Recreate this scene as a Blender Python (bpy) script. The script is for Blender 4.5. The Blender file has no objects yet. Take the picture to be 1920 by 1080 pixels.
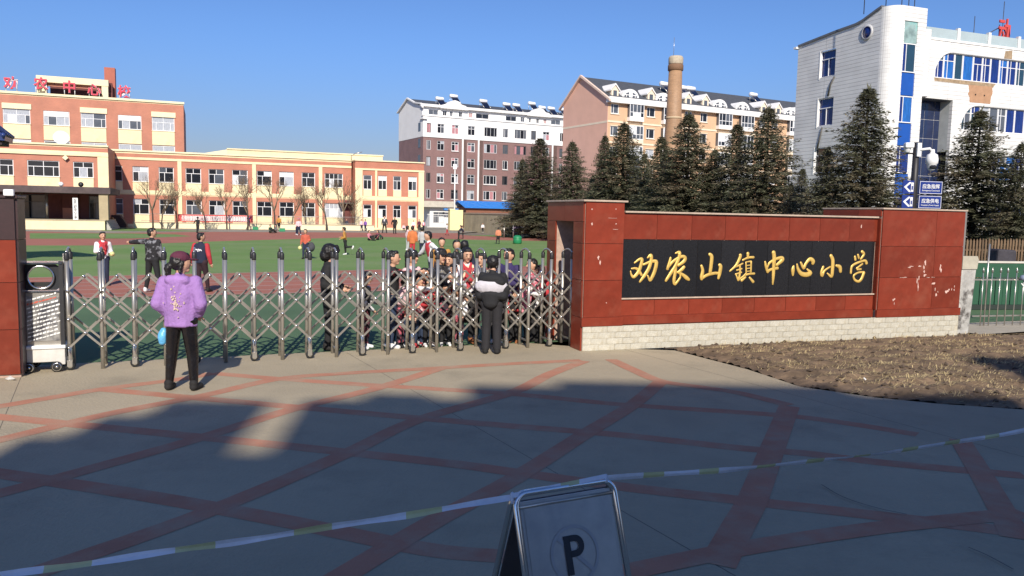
import bpy, bmesh, math, random
from mathutils import Vector, Matrix, noise
random.seed(7)
S = bpy.context.scene
COL = S.collection
R_ = math.radians
# ------------------------------------------------------------------ camera, light, exposure
FPX = 1480.0
CAMH = 2.13
PITCH = math.atan(138/FPX)
ROLL = 0.02
cam_rot = Matrix.Rotation(math.pi/2-PITCH, 3, 'X') @ Matrix.Rotation(ROLL, 3, 'Z')
cd = bpy.data.cameras.new('camera')
cam = bpy.data.objects.new('camera', cd)
COL.objects.link(cam)
cam.matrix_world = Matrix.Translation((0, 0, CAMH)) @ cam_rot.to_4x4()
cd.sensor_width = 36
cd.lens = 36*FPX/1920
cd.clip_start = 0.05
cd.clip_end = 4000
S.camera = cam

SUN_AZ = Vector((0.115, -1.0)).normalized()
SUN_EL = R_(33)
SUN_STRENGTH = 5.0
SKY_STRENGTH = 0.079
world = bpy.data.worlds.new('World')
S.world = world
world.use_nodes = True
wn = world.node_tree
wn.nodes.clear()
wo = wn.nodes.new('ShaderNodeOutputWorld')
wb = wn.nodes.new('ShaderNodeBackground')
ws = wn.nodes.new('ShaderNodeTexSky')
ws.sky_type = 'NISHITA'
ws.sun_disc = False
ws.sun_elevation = SUN_EL
ws.sun_rotation = math.atan2(SUN_AZ.x, SUN_AZ.y)
ws.altitude = 100
ws.air_density = 1.0
ws.dust_density = 0.6
ws.ozone_density = 3.0
wb.inputs['Strength'].default_value = SKY_STRENGTH
# winter air: slightly greyer and darker towards the horizon all round, deeper blue above
wtc = wn.nodes.new('ShaderNodeTexCoord'); wsp = wn.nodes.new('ShaderNodeSeparateXYZ'); wmr = wn.nodes.new('ShaderNodeMapRange')
wmr.interpolation_type = 'SMOOTHSTEP'
wmr.inputs['From Min'].default_value = 0.0; wmr.inputs['From Max'].default_value = 0.22
wmx = wn.nodes.new('ShaderNodeMix'); wmx.data_type = 'RGBA'
wmx.inputs['A'].default_value = (.68, .62, .74, 1); wmx.inputs['B'].default_value = (.77, 1.0, 1.42, 1)
wml = wn.nodes.new('ShaderNodeMix'); wml.data_type = 'RGBA'; wml.blend_type = 'MULTIPLY'; wml.inputs['Factor'].default_value = 1
wn.links.new(wtc.outputs['Generated'], wsp.inputs[0]); wn.links.new(wsp.outputs['Z'], wmr.inputs['Value'])
wn.links.new(wmr.outputs[0], wmx.inputs['Factor'])
wn.links.new(ws.outputs[0], wml.inputs['A']); wn.links.new(wmx.outputs['Result'], wml.inputs['B'])
wn.links.new(wml.outputs['Result'], wb.inputs['Color'])
wn.links.new(wb.outputs[0], wo.inputs['Surface'])
sd = bpy.data.lights.new('sun', 'SUN')
sd.energy = SUN_STRENGTH
sd.angle = R_(0.6)
sd.color = (1.0, 0.915, 0.79)
sun = bpy.data.objects.new('sun', sd)
COL.objects.link(sun)
SUN_DIR = Vector((SUN_AZ.x*math.cos(SUN_EL), SUN_AZ.y*math.cos(SUN_EL), math.sin(SUN_EL)))
sun.rotation_euler = SUN_DIR.to_track_quat('Z', 'Y').to_euler()
sun.location = (0, -20, 40)
S.view_settings.view_transform = 'Standard'
S.view_settings.look = 'None'
S.view_settings.exposure = 0.20
S.view_settings.gamma = 1.0
S.view_settings.use_curve_mapping = False

# ------------------------------------------------------------------ measuring helpers: bearing + distance -> place on the ground
def ray(px, py):
    return cam_rot @ Vector(((px-960)/FPX, (540-py)/FPX, -1.0))
def hor(px):
    r = cam_rot[2]
    a = (px-960)/FPX
    return 540-FPX*(r[2]-r[0]*a)/r[1]
def G(px, py, z=0.0):
    d = ray(px, py)
    t = (z-CAMH)/d.z
    return Vector((d.x*t, d.y*t, z))
def PD(px, d, z=0.0):
    v = ray(px, hor(px))
    return Vector((v.x/v.y*d, d, z))

class Frame:
    """a vertical plane: x runs along it, y goes away behind it, z up"""
    def __init__(s, p0, p1=None, ang=None):
        s.o = Vector((p0[0], p0[1], 0))
        s.a = ang if ang is not None else math.atan2(p1[1]-p0[1], p1[0]-p0[0])
        s.m = Matrix.Translation(s.o) @ Matrix.Rotation(s.a, 4, 'Z')
        s.e = Vector((math.cos(s.a), math.sin(s.a)))
        s.n = Vector((-math.sin(s.a), math.cos(s.a)))
    def uz(s, px, py, off=0.0):
        d = ray(px, py)
        o = s.o.xy + s.n*off
        t = o.dot(s.n)/(d.xy.dot(s.n))
        return (d.xy*t-s.o.xy).dot(s.e), d.z*t+CAMH
    def u(s, px, off=0.0):
        return s.uz(px, hor(px), off)[0]
    def w(s, x, y, z=0.0):
        return s.m @ Vector((x, y, z))

# ------------------------------------------------------------------ materials
MATS = {}
def mat(name, col, rough=0.7, metal=0.0, var=0.12, scale=2.0, bump=0.0, bscale=None, coat=0.0, obvar=0.0,
        spec=0.5, stretch=(1, 1, 1), dirt=None, dirt_scale=0.7, dirt_lo=0.5, dirt_hi=0.65, transm=0.0, alpha=1.0, backlit=0.0):
    if name in MATS:
        return MATS[name]
    m = bpy.data.materials.new(name)
    m.use_nodes = True
    nt = m.node_tree
    N, L = nt.nodes, nt.links
    b = N['Principled BSDF']
    b.inputs['Roughness'].default_value = rough
    b.inputs['Metallic'].default_value = metal
    b.inputs['Specular IOR Level'].default_value = spec
    if coat:
        b.inputs['Coat Weight'].default_value = coat
    if transm:
        b.inputs['Transmission Weight'].default_value = transm
    if alpha < 1:
        b.inputs['Alpha'].default_value = alpha
    tc = N.new('ShaderNodeTexCoord')
    mp = N.new('ShaderNodeMapping')
    mp.inputs['Scale'].default_value = stretch
    L.new(tc.outputs['Object'], mp.inputs['Vector'])
    out = None
    if var > 0 or dirt:
        nz = N.new('ShaderNodeTexNoise')
        nz.inputs['Scale'].default_value = scale
        nz.inputs['Detail'].default_value = 5
        nz.inputs['Roughness'].default_value = 0.6
        L.new(mp.outputs[0], nz.inputs['Vector'])
        mr = N.new('ShaderNodeMapRange')
        mr.inputs['From Min'].default_value = 0.3
        mr.inputs['From Max'].default_value = 0.7
        mr.inputs['To Min'].default_value = 1-var
        mr.inputs['To Max'].default_value = 1+var
        L.new(nz.outputs['Fac'], mr.inputs['Value'])
        val = mr.outputs[0]
        if obvar:
            oi = N.new('ShaderNodeObjectInfo')
            m2 = N.new('ShaderNodeMapRange')
            m2.inputs['To Min'].default_value = 1-obvar
            m2.inputs['To Max'].default_value = 1+obvar
            L.new(oi.outputs['Random'], m2.inputs['Value'])
            mm = N.new('ShaderNodeMath')
            mm.operation = 'MULTIPLY'
            L.new(val, mm.inputs[0]); L.new(m2.outputs[0], mm.inputs[1])
            val = mm.outputs[0]
        vm = N.new('ShaderNodeVectorMath')
        vm.operation = 'SCALE'
        vm.inputs[0].default_value = col
        L.new(val, vm.inputs['Scale'])
        out = vm.outputs[0]
        if dirt:
            n2 = N.new('ShaderNodeTexNoise')
            n2.inputs['Scale'].default_value = dirt_scale
            n2.inputs['Detail'].default_value = 8
            n2.inputs['Roughness'].default_value = 0.65
            L.new(mp.outputs[0], n2.inputs['Vector'])
            r2 = N.new('ShaderNodeMapRange')
            r2.inputs['From Min'].default_value = dirt_lo
            r2.inputs['From Max'].default_value = dirt_hi
            L.new(n2.outputs['Fac'], r2.inputs['Value'])
            mx = N.new('ShaderNodeMix')
            mx.data_type = 'RGBA'
            L.new(r2.outputs[0], mx.inputs['Factor'])
            L.new(out, mx.inputs['A'])
            mx.inputs['B'].default_value = (*dirt, 1)
            out = mx.outputs['Result']
        L.new(out, b.inputs['Base Color'])
    else:
        b.inputs['Base Color'].default_value = (*col, 1)
    if bump:
        nb = N.new('ShaderNodeTexNoise')
        nb.inputs['Scale'].default_value = bscale or scale*6
        nb.inputs['Detail'].default_value = 4
        L.new(mp.outputs[0], nb.inputs['Vector'])
        bp = N.new('ShaderNodeBump')
        bp.inputs['Strength'].default_value = min(1.0, bump)
        bp.inputs['Distance'].default_value = 0.02
        L.new(nb.outputs['Fac'], bp.inputs['Height'])
        L.new(bp.outputs[0], b.inputs['Normal'])
    MATS[name] = m
    return m

def mat_brick(name, col, mortar, bw, bh, joint, rough=0.6, off=0.5, var=0.06, bump=0.3, axis='xz'):
    """fine wall tiling too small in the picture to be pieces of their own"""
    m = mat(name, col, rough, var=0)
    N, L = m.node_tree.nodes, m.node_tree.links
    b = N['Principled BSDF']
    tc = N.new('ShaderNodeTexCoord')
    sp = N.new('ShaderNodeSeparateXYZ')
    L.new(tc.outputs['Object'], sp.inputs[0])
    ad = N.new('ShaderNodeMath'); ad.operation = 'ADD'
    L.new(sp.outputs['X'], ad.inputs[0]); L.new(sp.outputs['Y'], ad.inputs[1])
    cb = N.new('ShaderNodeCombineXYZ')
    L.new(ad.outputs[0], cb.inputs['X']); L.new(sp.outputs['Z'], cb.inputs['Y'])
    bt = N.new('ShaderNodeTexBrick')
    bt.offset = off
    bt.inputs['Scale'].default_value = 1.0
    bt.inputs['Brick Width'].default_value = bw
    bt.inputs['Row Height'].default_value = bh
    bt.inputs['Mortar Size'].default_value = joint
    bt.inputs['Mortar Smooth'].default_value = 0.3
    bt.inputs['Color1'].default_value = (*[c*(1-var) for c in col], 1)
    bt.inputs['Color2'].default_value = (*[min(1, c*(1+var)) for c in col], 1)
    bt.inputs['Mortar'].default_value = (*mortar, 1)
    L.new(cb.outputs[0], bt.inputs['Vector'])
    nz = N.new('ShaderNodeTexNoise')
    nz.inputs['Scale'].default_value = 0.6
    nz.inputs['Detail'].default_value = 6
    L.new(tc.outputs['Object'], nz.inputs['Vector'])
    mr = N.new('ShaderNodeMapRange')
    mr.inputs['From Min'].default_value = 0.3; mr.inputs['From Max'].default_value = 0.7
    mr.inputs['To Min'].default_value = 0.86; mr.inputs['To Max'].default_value = 1.08
    L.new(nz.outputs['Fac'], mr.inputs['Value'])
    vm = N.new('ShaderNodeVectorMath'); vm.operation = 'SCALE'
    L.new(bt.outputs['Color'], vm.inputs[0]); L.new(mr.outputs[0], vm.inputs['Scale'])
    L.new(vm.outputs[0], b.inputs['Base Color'])
    bp = N.new('ShaderNodeBump')
    bp.inputs['Strength'].default_value = bump
    bp.inputs['Distance'].default_value = 0.01
    bp.invert = True
    L.new(bt.outputs['Fac'], bp.inputs['Height'])
    L.new(bp.outputs[0], b.inputs['Normal'])
    return m

# ------------------------------------------------------------------ mesh helpers
class MB:
    def __init__(s):
        s.v = []; s.f = []; s.mi = []; s.cur = 0; s.sm = []; s.smooth = False
    def add(s, vs, fs):
        o = len(s.v)
        s.v += [tuple(v) for v in vs]
        for f in fs:
            s.f.append([i+o for i in f]); s.mi.append(s.cur); s.sm.append(s.smooth)
        return s
    def box(s, x0, x1, y0, y1, z0, z1, skip=''):
        vs = [(x0,y0,z0),(x1,y0,z0),(x1,y1,z0),(x0,y1,z0),(x0,y0,z1),(x1,y0,z1),(x1,y1,z1),(x0,y1,z1)]
        fs = [(3,2,1,0),(4,5,6,7),(0,1,5,4),(2,3,7,6),(1,2,6,5),(3,0,4,7)]
        return s.add(vs, fs)
    def quad(s, a, b, c, d):
        return s.add([a,b,c,d], [(0,1,2,3)])
    def prism(s, pts, z0, z1, axis='z'):
        """pts: 2D outline (counter-clockwise); axis z: (x,y) extruded in z; axis y: (x,z) extruded in y; axis x: (y,z) in x"""
        n = len(pts)
        def P(p, t):
            return (p[0],p[1],t) if axis=='z' else ((p[0],t,p[1]) if axis=='y' else (t,p[0],p[1]))
        vs = [P(p,z0) for p in pts]+[P(p,z1) for p in pts]
        fs = [tuple(range(n))[::-1], tuple(range(n,2*n))]
        fs += [(i,(i+1)%n,n+(i+1)%n,n+i) for i in range(n)]
        return s.add(vs, fs)
    def tube(s, pts, rad, n=8, cap=True, flat=None):
        """sweep along points; rad number or list; flat=(axis vector, factor) squashes sections"""
        pts = [Vector(p) for p in pts]
        if not hasattr(rad, '__len__'): rad = [rad]*len(pts)
        up = None; vs = []
        for i, p in enumerate(pts):
            d = (pts[min(i+1,len(pts)-1)]-pts[max(i-1,0)])
            if d.length < 1e-9: d = Vector((0,0,1))
            d.normalize()
            if up is None:
                up = Vector((0,0,1)) if abs(d.z) < 0.9 else Vector((1,0,0))
            a = d.cross(up)
            if a.length < 1e-6: a = d.cross(Vector((0,1,0)))
            a.normalize(); b = d.cross(a); up = b*-1 if b.dot(up) < 0 else b
            for k in range(n):
                t = 2*math.pi*k/n
                o = (a*math.cos(t)+b*math.sin(t))*rad[i]
                if flat: o -= flat[0]*(o.dot(flat[0])*(1-flat[1]))
                vs.append(p+o)
        fs = []
        for i in range(len(pts)-1):
            for k in range(n):
                fs.append((i*n+k, i*n+(k+1)%n, (i+1)*n+(k+1)%n, (i+1)*n+k))
        if cap:
            fs.append(tuple(range(n))[::-1]); e = (len(pts)-1)*n
            fs.append(tuple(range(e, e+n)))
        old = s.smooth; s.smooth = True; s.add(vs, fs); s.smooth = old
        return s
    def lathe(s, prof, n=16, c=(0,0,0), axis='z', cap=True):
        vs = []; m = len(prof)
        for r, z in prof:
            for k in range(n):
                t = 2*math.pi*k/n
                x, y = r*math.cos(t), r*math.sin(t)
                if axis == 'z': vs.append((c[0]+x, c[1]+y, c[2]+z))
                elif axis == 'y': vs.append((c[0]+x, c[1]+z, c[2]+y))
                else: vs.append((c[0]+z, c[1]+x, c[2]+y))
        fs = [(i*n+k, i*n+(k+1)%n, (i+1)*n+(k+1)%n, (i+1)*n+k) for i in range(m-1) for k in range(n)]
        if cap and prof[0][0] > 1e-6: fs.append(tuple(range(n))[::-1])
        if cap and prof[-1][0] > 1e-6: fs.append(tuple(range((m-1)*n, m*n)))
        old = s.smooth; s.smooth = True; s.add(vs, fs); s.smooth = old
        return s
    def mesh(s, name, mats):
        me = bpy.data.meshes.new(name)
        me.from_pydata(s.v, [], s.f)
        for m in (mats if isinstance(mats, (list, tuple)) else [mats]):
            me.materials.append(m)
        me.polygons.foreach_set('material_index', s.mi)
        me.polygons.foreach_set('use_smooth', s.sm)
        me.update()
        return me
    def build(s, name, mats, parent=None, loc=None, rz=None, fix=False, **props):
        me = s.mesh(name, mats)
        if fix:
            bm = bmesh.new(); bm.from_mesh(me)
            bmesh.ops.recalc_face_normals(bm, faces=bm.faces)
            bm.to_mesh(me); bm.free()
        return put(name, me, parent, loc, rz, **props)
def put(name, me, parent=None, loc=None, rz=None, **props):
    o = bpy.data.objects.new(name, me)
    COL.objects.link(o)
    if parent: o.parent = parent
    if loc is not None: o.location = loc
    if rz is not None: o.rotation_euler = (0, 0, rz)
    for k, v in props.items(): o[k] = v
    return o
def thing(name, label, cat, loc=(0,0,0), rz=0.0, group=None):
    o = bpy.data.objects.new(name, None)
    COL.objects.link(o)
    o.location = loc; o.rotation_euler = (0,0,rz)
    o['label'] = label; o['category'] = cat
    if group: o['group'] = group
    o.empty_display_size = 0.3
    return o
def tag(o, label, cat, group=None):
    o['label'] = label; o['category'] = cat
    if group: o['group'] = group
    return o
def copy_tree(o, parent=None):
    c = o.copy(); COL.objects.link(c); c.parent = parent
    for ch in o.children: copy_tree(ch, c)
    return c
def bevel(o, w=0.004, seg=1):
    b = o.modifiers.new('bevel', 'BEVEL'); b.width = w; b.segments = seg; b.limit_method = 'ANGLE'
    return o
def setmat(o, m):
    o.material_slots[0].link = 'OBJECT'; o.material_slots[0].material = m
def frame_thing(name, label, cat, fr, group=None):
    return thing(name, label, cat, (fr.o.x, fr.o.y, 0), fr.a, group)

def facade(mb, x0, x1, z0, z1, ops, y=0.0, reveal=0.18, bands=()):
    """a wall sheet with real openings and reveals; bands=[(z0,z1,material index)] colour horizontal strips"""
    xs = sorted(set([x0,x1]+[round(v,3) for o in ops for v in o[:2] if x0 < v < x1]))
    zs = sorted(set([z0,z1]+[round(v,3) for o in ops for v in o[2:4] if z0 < v < z1]+[b for q in bands for b in q[:2] if z0 < b < z1]))
    base = mb.cur
    for i in range(len(xs)-1):
        for j in range(len(zs)-1):
            cx, cz = (xs[i]+xs[i+1])/2, (zs[j]+zs[j+1])/2
            if any(o[0] < cx < o[1] and o[2] < cz < o[3] for o in ops): continue
            mb.cur = base
            for q in bands:
                if q[0] < cz < q[1]: mb.cur = q[2]
            mb.quad((xs[i],y,zs[j]),(xs[i+1],y,zs[j]),(xs[i+1],y,zs[j+1]),(xs[i],y,zs[j+1]))
    mb.cur = base
    for a, b, c, d in [o[:4] for o in ops]:
        Y = y+reveal
        mb.quad((a,y,c),(a,Y,c),(a,Y,d),(a,y,d)); mb.quad((b,Y,c),(b,y,c),(b,y,d),(b,Y,d))
        mb.quad((a,Y,c),(a,y,c),(b,y,c),(b,Y,c)); mb.quad((a,y,d),(a,Y,d),(b,Y,d),(b,y,d))

WCACHE = {}
def window(parent, x, z, w, h, y, rows, fm, panes, fw=0.07, name='window', split=True, depth=0.06):
    """rows: [(height fraction, [column fractions])] from the bottom up"""
    w = round(w,2); h = round(h,2)
    key = (w,h,str(rows),fm.name,fw,depth)
    if key not in WCACHE:
        mb = MB(); g = 0.0
        mb.box(0,fw,0,depth,0,h); mb.box(w-fw,w,0,depth,0,h)
        mb.box(fw,w-fw,0,depth,0,fw); mb.box(fw,w-fw,0,depth,h-fw,h)
        lights = []; zc = fw; H = h-2*fw; hs = sum(r[0] for r in rows)
        for ri, (hf, cols) in enumerate(rows):
            zn = zc+H*hf/hs; zt = zn
            if ri < len(rows)-1:
                mb.box(fw,w-fw,0.004,depth-0.004,zn-fw*0.4,zn+fw*0.4); zt = zn-fw*0.4
            zb = zc if ri == 0 else zc+fw*0.4
            xc = fw; W = w-2*fw; cs = sum(cols)
            for ci, cf in enumerate(cols):
                xn = xc+W*cf/cs; xr = xn
                if ci < len(cols)-1:
                    mb.box(xn-fw*0.4,xn+fw*0.4,0.004,depth-0.004,zb,zt); xr = xn-fw*0.4
                xl = xc if ci == 0 else xc+fw*0.4
                lights.append((xl,xr,zb,zt)); xc = xn
            zc = zn
        WCACHE[key] = (mb.mesh(name, fm), lights)
    me, lights = WCACHE[key]
    o = put(name, me, parent, (x,y,z))
    if not split: lights = [(fw*.5,w-fw*.5,fw*.5,h-fw*.5)]
    ch = random.choice(panes)
    for l in lights:
        k = ('pane', round(l[1]-l[0],2), round(l[3]-l[2],2))
        if k not in WCACHE:
            mb = MB(); mb.box(0,l[1]-l[0],0,0.008,0,l[3]-l[2])
            WCACHE[k] = mb.mesh('pane', panes[0])
        p = put('pane', WCACHE[k], o, (l[0], depth*0.6, l[2]))
        setmat(p, random.choice(panes) if (split and random.random() < 0.6) else ch)
    return o

def text_mesh(s, size=1.0, ext=0.03, bold=0.0, name='lettering', mt=None):
    cu = bpy.data.curves.new('t', 'FONT')
    cu.body = s; cu.size = size; cu.extrude = ext; cu.offset = bold
    cu.align_x = 'CENTER'; cu.resolution_u = 3
    o = bpy.data.objects.new('t', cu); COL.objects.link(o)
    dg = bpy.context.evaluated_depsgraph_get()
    me = bpy.data.meshes.new_from_object(o.evaluated_get(dg))
    bpy.data.objects.remove(o); me.name = name
    me.transform(Matrix.Rotation(math.pi/2, 4, 'X'))
    me.materials.clear()
    if mt: me.materials.append(mt)
    return me
# ------------------------------------------------------------------ material library
steel = mat('stainless_steel', (.50,.475,.43), .30, .72, .10, 6, dirt=(.2,.18,.15), dirt_scale=3, dirt_lo=.55, dirt_hi=.8)
steel_bright = mat('polished_steel', (.78,.78,.78), .18, 1.0, .06, 6)
black_plastic = mat('black_plastic_cap', (.025,.025,.028), .45, 0, .2, 8)
rubber = mat('rubber', (.02,.02,.02), .8, 0, .2, 8)
granite = mat('red_granite', (.20,.034,.018), .30, 0, .14, 5, obvar=.17, coat=.05, dirt=(.26,.075,.045), dirt_scale=1.6, dirt_lo=.50, dirt_hi=.85, spec=.3)
granite_dark = mat('darkened_red_granite', (.035,.014,.016), .42, 0, .2, 30, obvar=.15)
grout = mat('pale_joint_mortar', (.42,.30,.24), .9, 0, .25, 9)
black_granite = mat('black_granite', (.014,.014,.016), .22, 0, .25, 40, obvar=.2)
gold = mat('gold_paint', (.78,.52,.14), .38, .35, .18, 9)
coping_m = mat('beige_coping_stone', (.46,.36,.28), .8, 0, .15, 6, bump=.3)
white_brick = mat('whitewashed_brick', (.49,.47,.40), .9, 0, .16, 9, bump=.5, obvar=.06, dirt=(.36,.31,.21), dirt_scale=4.0, dirt_lo=.48, dirt_hi=.70)
wash_m = mat('whitewash_in_joints', (.46,.42,.33), .9, 0, .25, 5, bump=.5, dirt=(.27,.22,.13), dirt_scale=2.5, dirt_lo=.48, dirt_hi=.66)
dark_in = mat('dark_interior', (.02,.02,.022), .9, 0, .3, 3)
plaster = mat('grey_plaster', (.42,.40,.37), .9, 0, .12, 3, bump=.2)
white_paint = mat('white_paint', (.78,.78,.76), .5, 0, .05, 4)
white_plastic = mat('white_plastic', (.8,.8,.8), .35, 0, .04, 4)
upvc = mat('white_window_frame', (.80,.80,.80), .35, 0, .03, 5)
upvc_grey = mat('grey_window_frame', (.55,.55,.56), .4, 0, .05, 5)
glass_dark = mat('dark_window_glass', (.018,.020,.026), .06, 0, .3, .6, spec=.6)
glass_mid = mat('hazy_window_glass', (.09,.10,.12), .10, 0, .3, .8, spec=.6)
curtain_w = mat('net_curtain_behind_glass', (.40,.42,.46), .15, 0, .25, 3, stretch=(6,6,1))
curtain_b = mat('white_blind_behind_glass', (.66,.68,.70), .2, 0, .12, 2, stretch=(4,4,1))
glass_blue = mat('blue_film_glass', (.010,.028,.16), .12, 0, .35, 1.2, spec=.6, stretch=(5,5,1))
glass_blue2 = mat('bright_blue_curtain_glass', (.02,.12,.40), .2, 0, .35, 1.5, stretch=(7,7,1))
blue_panel = mat('blue_spandrel_panel', (.012,.08,.36), .4, 0, .08, 1)
curtain_p = mat('pink_curtain_behind_glass', (.45,.22,.24), .2, 0, .2, 3, stretch=(6,6,1))

# ------------------------------------------------------------------ ground sheets
def sheet(name, pts, z, m, sub=0, kind='structure', **props):
    mb = MB()
    mb.add([(p[0],p[1],z) for p in pts], [tuple(range(len(pts)))])
    o = mb.build(name, m, fix=True)
    me = o.data
    if me.polygons[0].normal.z < 0: me.flip_normals()
    o['kind'] = kind
    for k, v in props.items(): o[k] = v
    return o
def GP(*ps): return [G(*p).xy for p in ps]
soil_m = mat('bare_winter_soil', (.145,.098,.060), .95, 0, .5, 2.5, bump=.6, bscale=14)
ground_m = mat('dusty_ground', (.17,.145,.11), .95, 0, .25, .25, bump=.3, bscale=6)
conc = mat('concrete_paving', (.385,.325,.225), .85, 0, .16, .45, bump=.5, bscale=30, dirt=(.275,.235,.165), dirt_scale=.9, dirt_lo=.48, dirt_hi=.72)
redband = mat('red_paving_band', (.43,.190,.118), .85, 0, .12, 1.2, bump=.25, bscale=45, dirt=(.40,.265,.18), dirt_scale=2.8, dirt_lo=.44, dirt_hi=.70)
turf_m = mat('green_turf', (.125,.225,.050), .95, 0, .10, .35, bump=.6, bscale=30, dirt=(.17,.235,.085), dirt_scale=.25, dirt_lo=.42, dirt_hi=.66)
apron_m = mat('dull_green_court', (.068,.130,.060), .9, 0, .12, .5, bump=.4, bscale=30)
track_m = mat('red_running_track', (.34,.125,.085), .9, 0, .10, .5, bump=.4, bscale=40)
lane_m = mat('white_lane_paint', (.52,.42,.38), .8, 0, .15, 3)

sheet('ground', [(-1500,-300),(1500,-300),(1500,2500),(-1500,2500)], -0.10, ground_m)
CF = Frame(G(140,690), ang=R_(22.0))             # compound axes: everything inside the gate is square to this
pave_edge = [(-30,660)]
pav = [(-40,-16),(40,-16),(40,7.2)] + [G(*p).xy for p in [(1920,768),(1760,757),(1640,745),(1500,725),(1400,692),(1265,657)]] + \
      [G(1100,657).xy+Vector((.0,.3)), CF.w(6.6,.35).xy, CF.w(0,.35).xy, CF.w(-40,.35).xy]
pv = sheet('forecourt_paving', pav, 0.0, conc)
ap = sheet('green_court', [CF.w(-40,.37).xy, CF.w(60,.37).xy, CF.w(60,14).xy, CF.w(-40,14).xy], -0.012, apron_m)
def gl(px1, py1, px2, py2, ext=60):
    a, b = G(px1,py1).xy, G(px2,py2).xy
    d = (b-a).normalized()
    return a-d*ext, b+d*ext
La, Lb = gl(140,559,1020,538,30)
Ua, Ub = gl(140,518,935,500,30)
sheet('running_track_near', [La,Lb,Ub,Ua], -0.006, track_m)
for t in (.14,.31,.48,.65,.82,.985,.015):
    a, b = La.lerp(Ua,t), Lb.lerp(Ub,t)
    n = (Ua-La).normalized()*.03
    sheet('lane_line', [a-n,b-n,b+n,a+n], -0.002, lane_m)
# infield and far track
sheet('football_turf', [Ua,Ub]+GP((1900,470),(1200,458),(1030,452),(850,448.5),(720,444),(640,445.5),(400,452.5),(200,460),(56,460),(-900,462)), -0.006, turf_m)
sheet('running_track_far', GP((-900,462),(56,460),(200,460),(400,452.5),(640,445.5),(720,444),(850,448.5),(1030,452),(1200,458),(1900,470),(1900,462),(1200,452),(1030,446),(960,445.5),(860,440),(860,437),(700,436),(400,434.5),(200,436.5),(56,433.5),(-900,434)), -0.006, track_m)
sheet('turf_strip', GP((56,447.5),(240,447),(360,443),(330,439.5),(240,437.5),(56,437)), -0.001, turf_m)
sheet('turf_strip', GP((870,441),(950,441),(1035,442),(1080,446),(1035,446.5),(960,445)), -0.001, turf_m)
sheet('turf_strip', GP((190,433),(200,427),(260,427.5),(340,431.5),(395,434)), -0.001, turf_m)
sheet('school_yard', GP((-900,434),(56,433.5),(200,436.5),(400,434.5),(700,436),(860,437),(900,434),(1000,436),(960,420),(-600,418)), -0.010, mat('yard_concrete', (.26,.235,.19), .9, 0, .15, .3))

# red bands in the forecourt
def smooth_line(P, k=7):
    P = [Vector(p) for p in P]; out = []
    for i in range(len(P)-1):
        p0 = P[i-1] if i else P[i]*2-P[i+1]; p1, p2 = P[i], P[i+1]
        p3 = P[i+2] if i+2 < len(P) else p2*2-p1
        for j in range(k):
            t = j/k
            out.append(.5*((2*p1)+(p2-p0)*t+(2*p0-5*p1+4*p2-p3)*t*t+(3*p1-p0-3*p2+p3)*t**3))
    out.append(P[-1]); return out
def ribbon(name, P, w, z, m, **props):
    L = smooth_line(P); mb = MB(); vs = []
    for i, p in enumerate(L):
        d = (L[min(i+1,len(L)-1)]-L[max(i-1,0)]).normalized()
        n = Vector((-d.y,d.x))*w*.5
        vs += [(p.x-n.x,p.y-n.y,z),(p.x+n.x,p.y+n.y,z)]
    mb.add(vs, [(2*i,2*i+2,2*i+3,2*i+1) for i in range(len(L)-1)])
    o = mb.build(name, m); 
    for k, v in props.items(): o[k] = v
    return o
bands = [
 [(400,700),(520,710),(710,723),(950,738),(1160,758),(1370,772),(1500,782),(1610,797),(1720,815)],
 [(190,730),(540,762),(785,784),(960,799),(1155,815),(1385,840),(1510,850),(1640,866),(1810,882),(1920,892)],
 [(0,782),(150,797),(380,820),(620,845),(850,870),(960,885),(1160,912),(1360,935),(1585,960),(1800,985),(1920,1000)],
 [(0,888),(200,918),(390,950),(575,985),(800,1030),(960,1045),(1100,1062)],
 [(0,762),(100,745),(190,730),(330,712),(400,700)],
 [(0,825),(200,777),(380,742),(520,711),(650,700),(825,690),(960,682),(1090,676)],
 [(0,925),(150,885),(380,820),(540,770),(710,727),(825,691)],
 [(65,1075),(390,960),(650,850),(785,787),(960,736),(1030,702),(1095,677)],
 [(560,1130),(810,980),(960,900),(1100,812),(1185,760),(1240,715)],
 [(1145,674),(1190,695),(1240,715),(1320,727),(1385,737),(1480,760)],
 [(1345,1060),(1385,985),(1412,935),(1445,850),(1480,762)],
 [(1150,1078),(1385,1030),(1610,995),(1760,978),(1920,962)],
 [(1800,825),(1840,890),(1880,960),(1905,1010)],
]
for b in bands:                                    # bands that run out of view at the left carry on beyond it
    if b[0][0] == 0:
        dx, dy = b[0][0]-b[1][0], b[0][1]-b[1][1]; b.insert(0, (b[0][0]+dx*1.2, b[0][1]+dy*1.2))
for i, b in enumerate(bands):
    ribbon('red_paving_band', [G(*p).xy for p in b], .195 if i != 10 else .225, .0012+i*.0002, redband, kind='structure')
crack_m = mat('crack_shadow_dirt', (.09,.08,.07), .95, 0, .2, 5)
for b in [[(1540,912),(1580,935),(1640,955),(1700,968)],[(1815,1030),(1850,1045),(1900,1072)]]:
    ribbon('crack', [G(*p).xy for p in b], .009, .016, crack_m, kind='structure')
for k in range(7):                               # saw-cut joints
    a = CF.w(-9+k*4.2, .2).xy; b = CF.w(-9+k*4.2+1.5, -14).xy
    ribbon('paving_joint', [a, a.lerp(b,.5), b], .006, .0010, crack_m, kind='structure')

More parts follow.
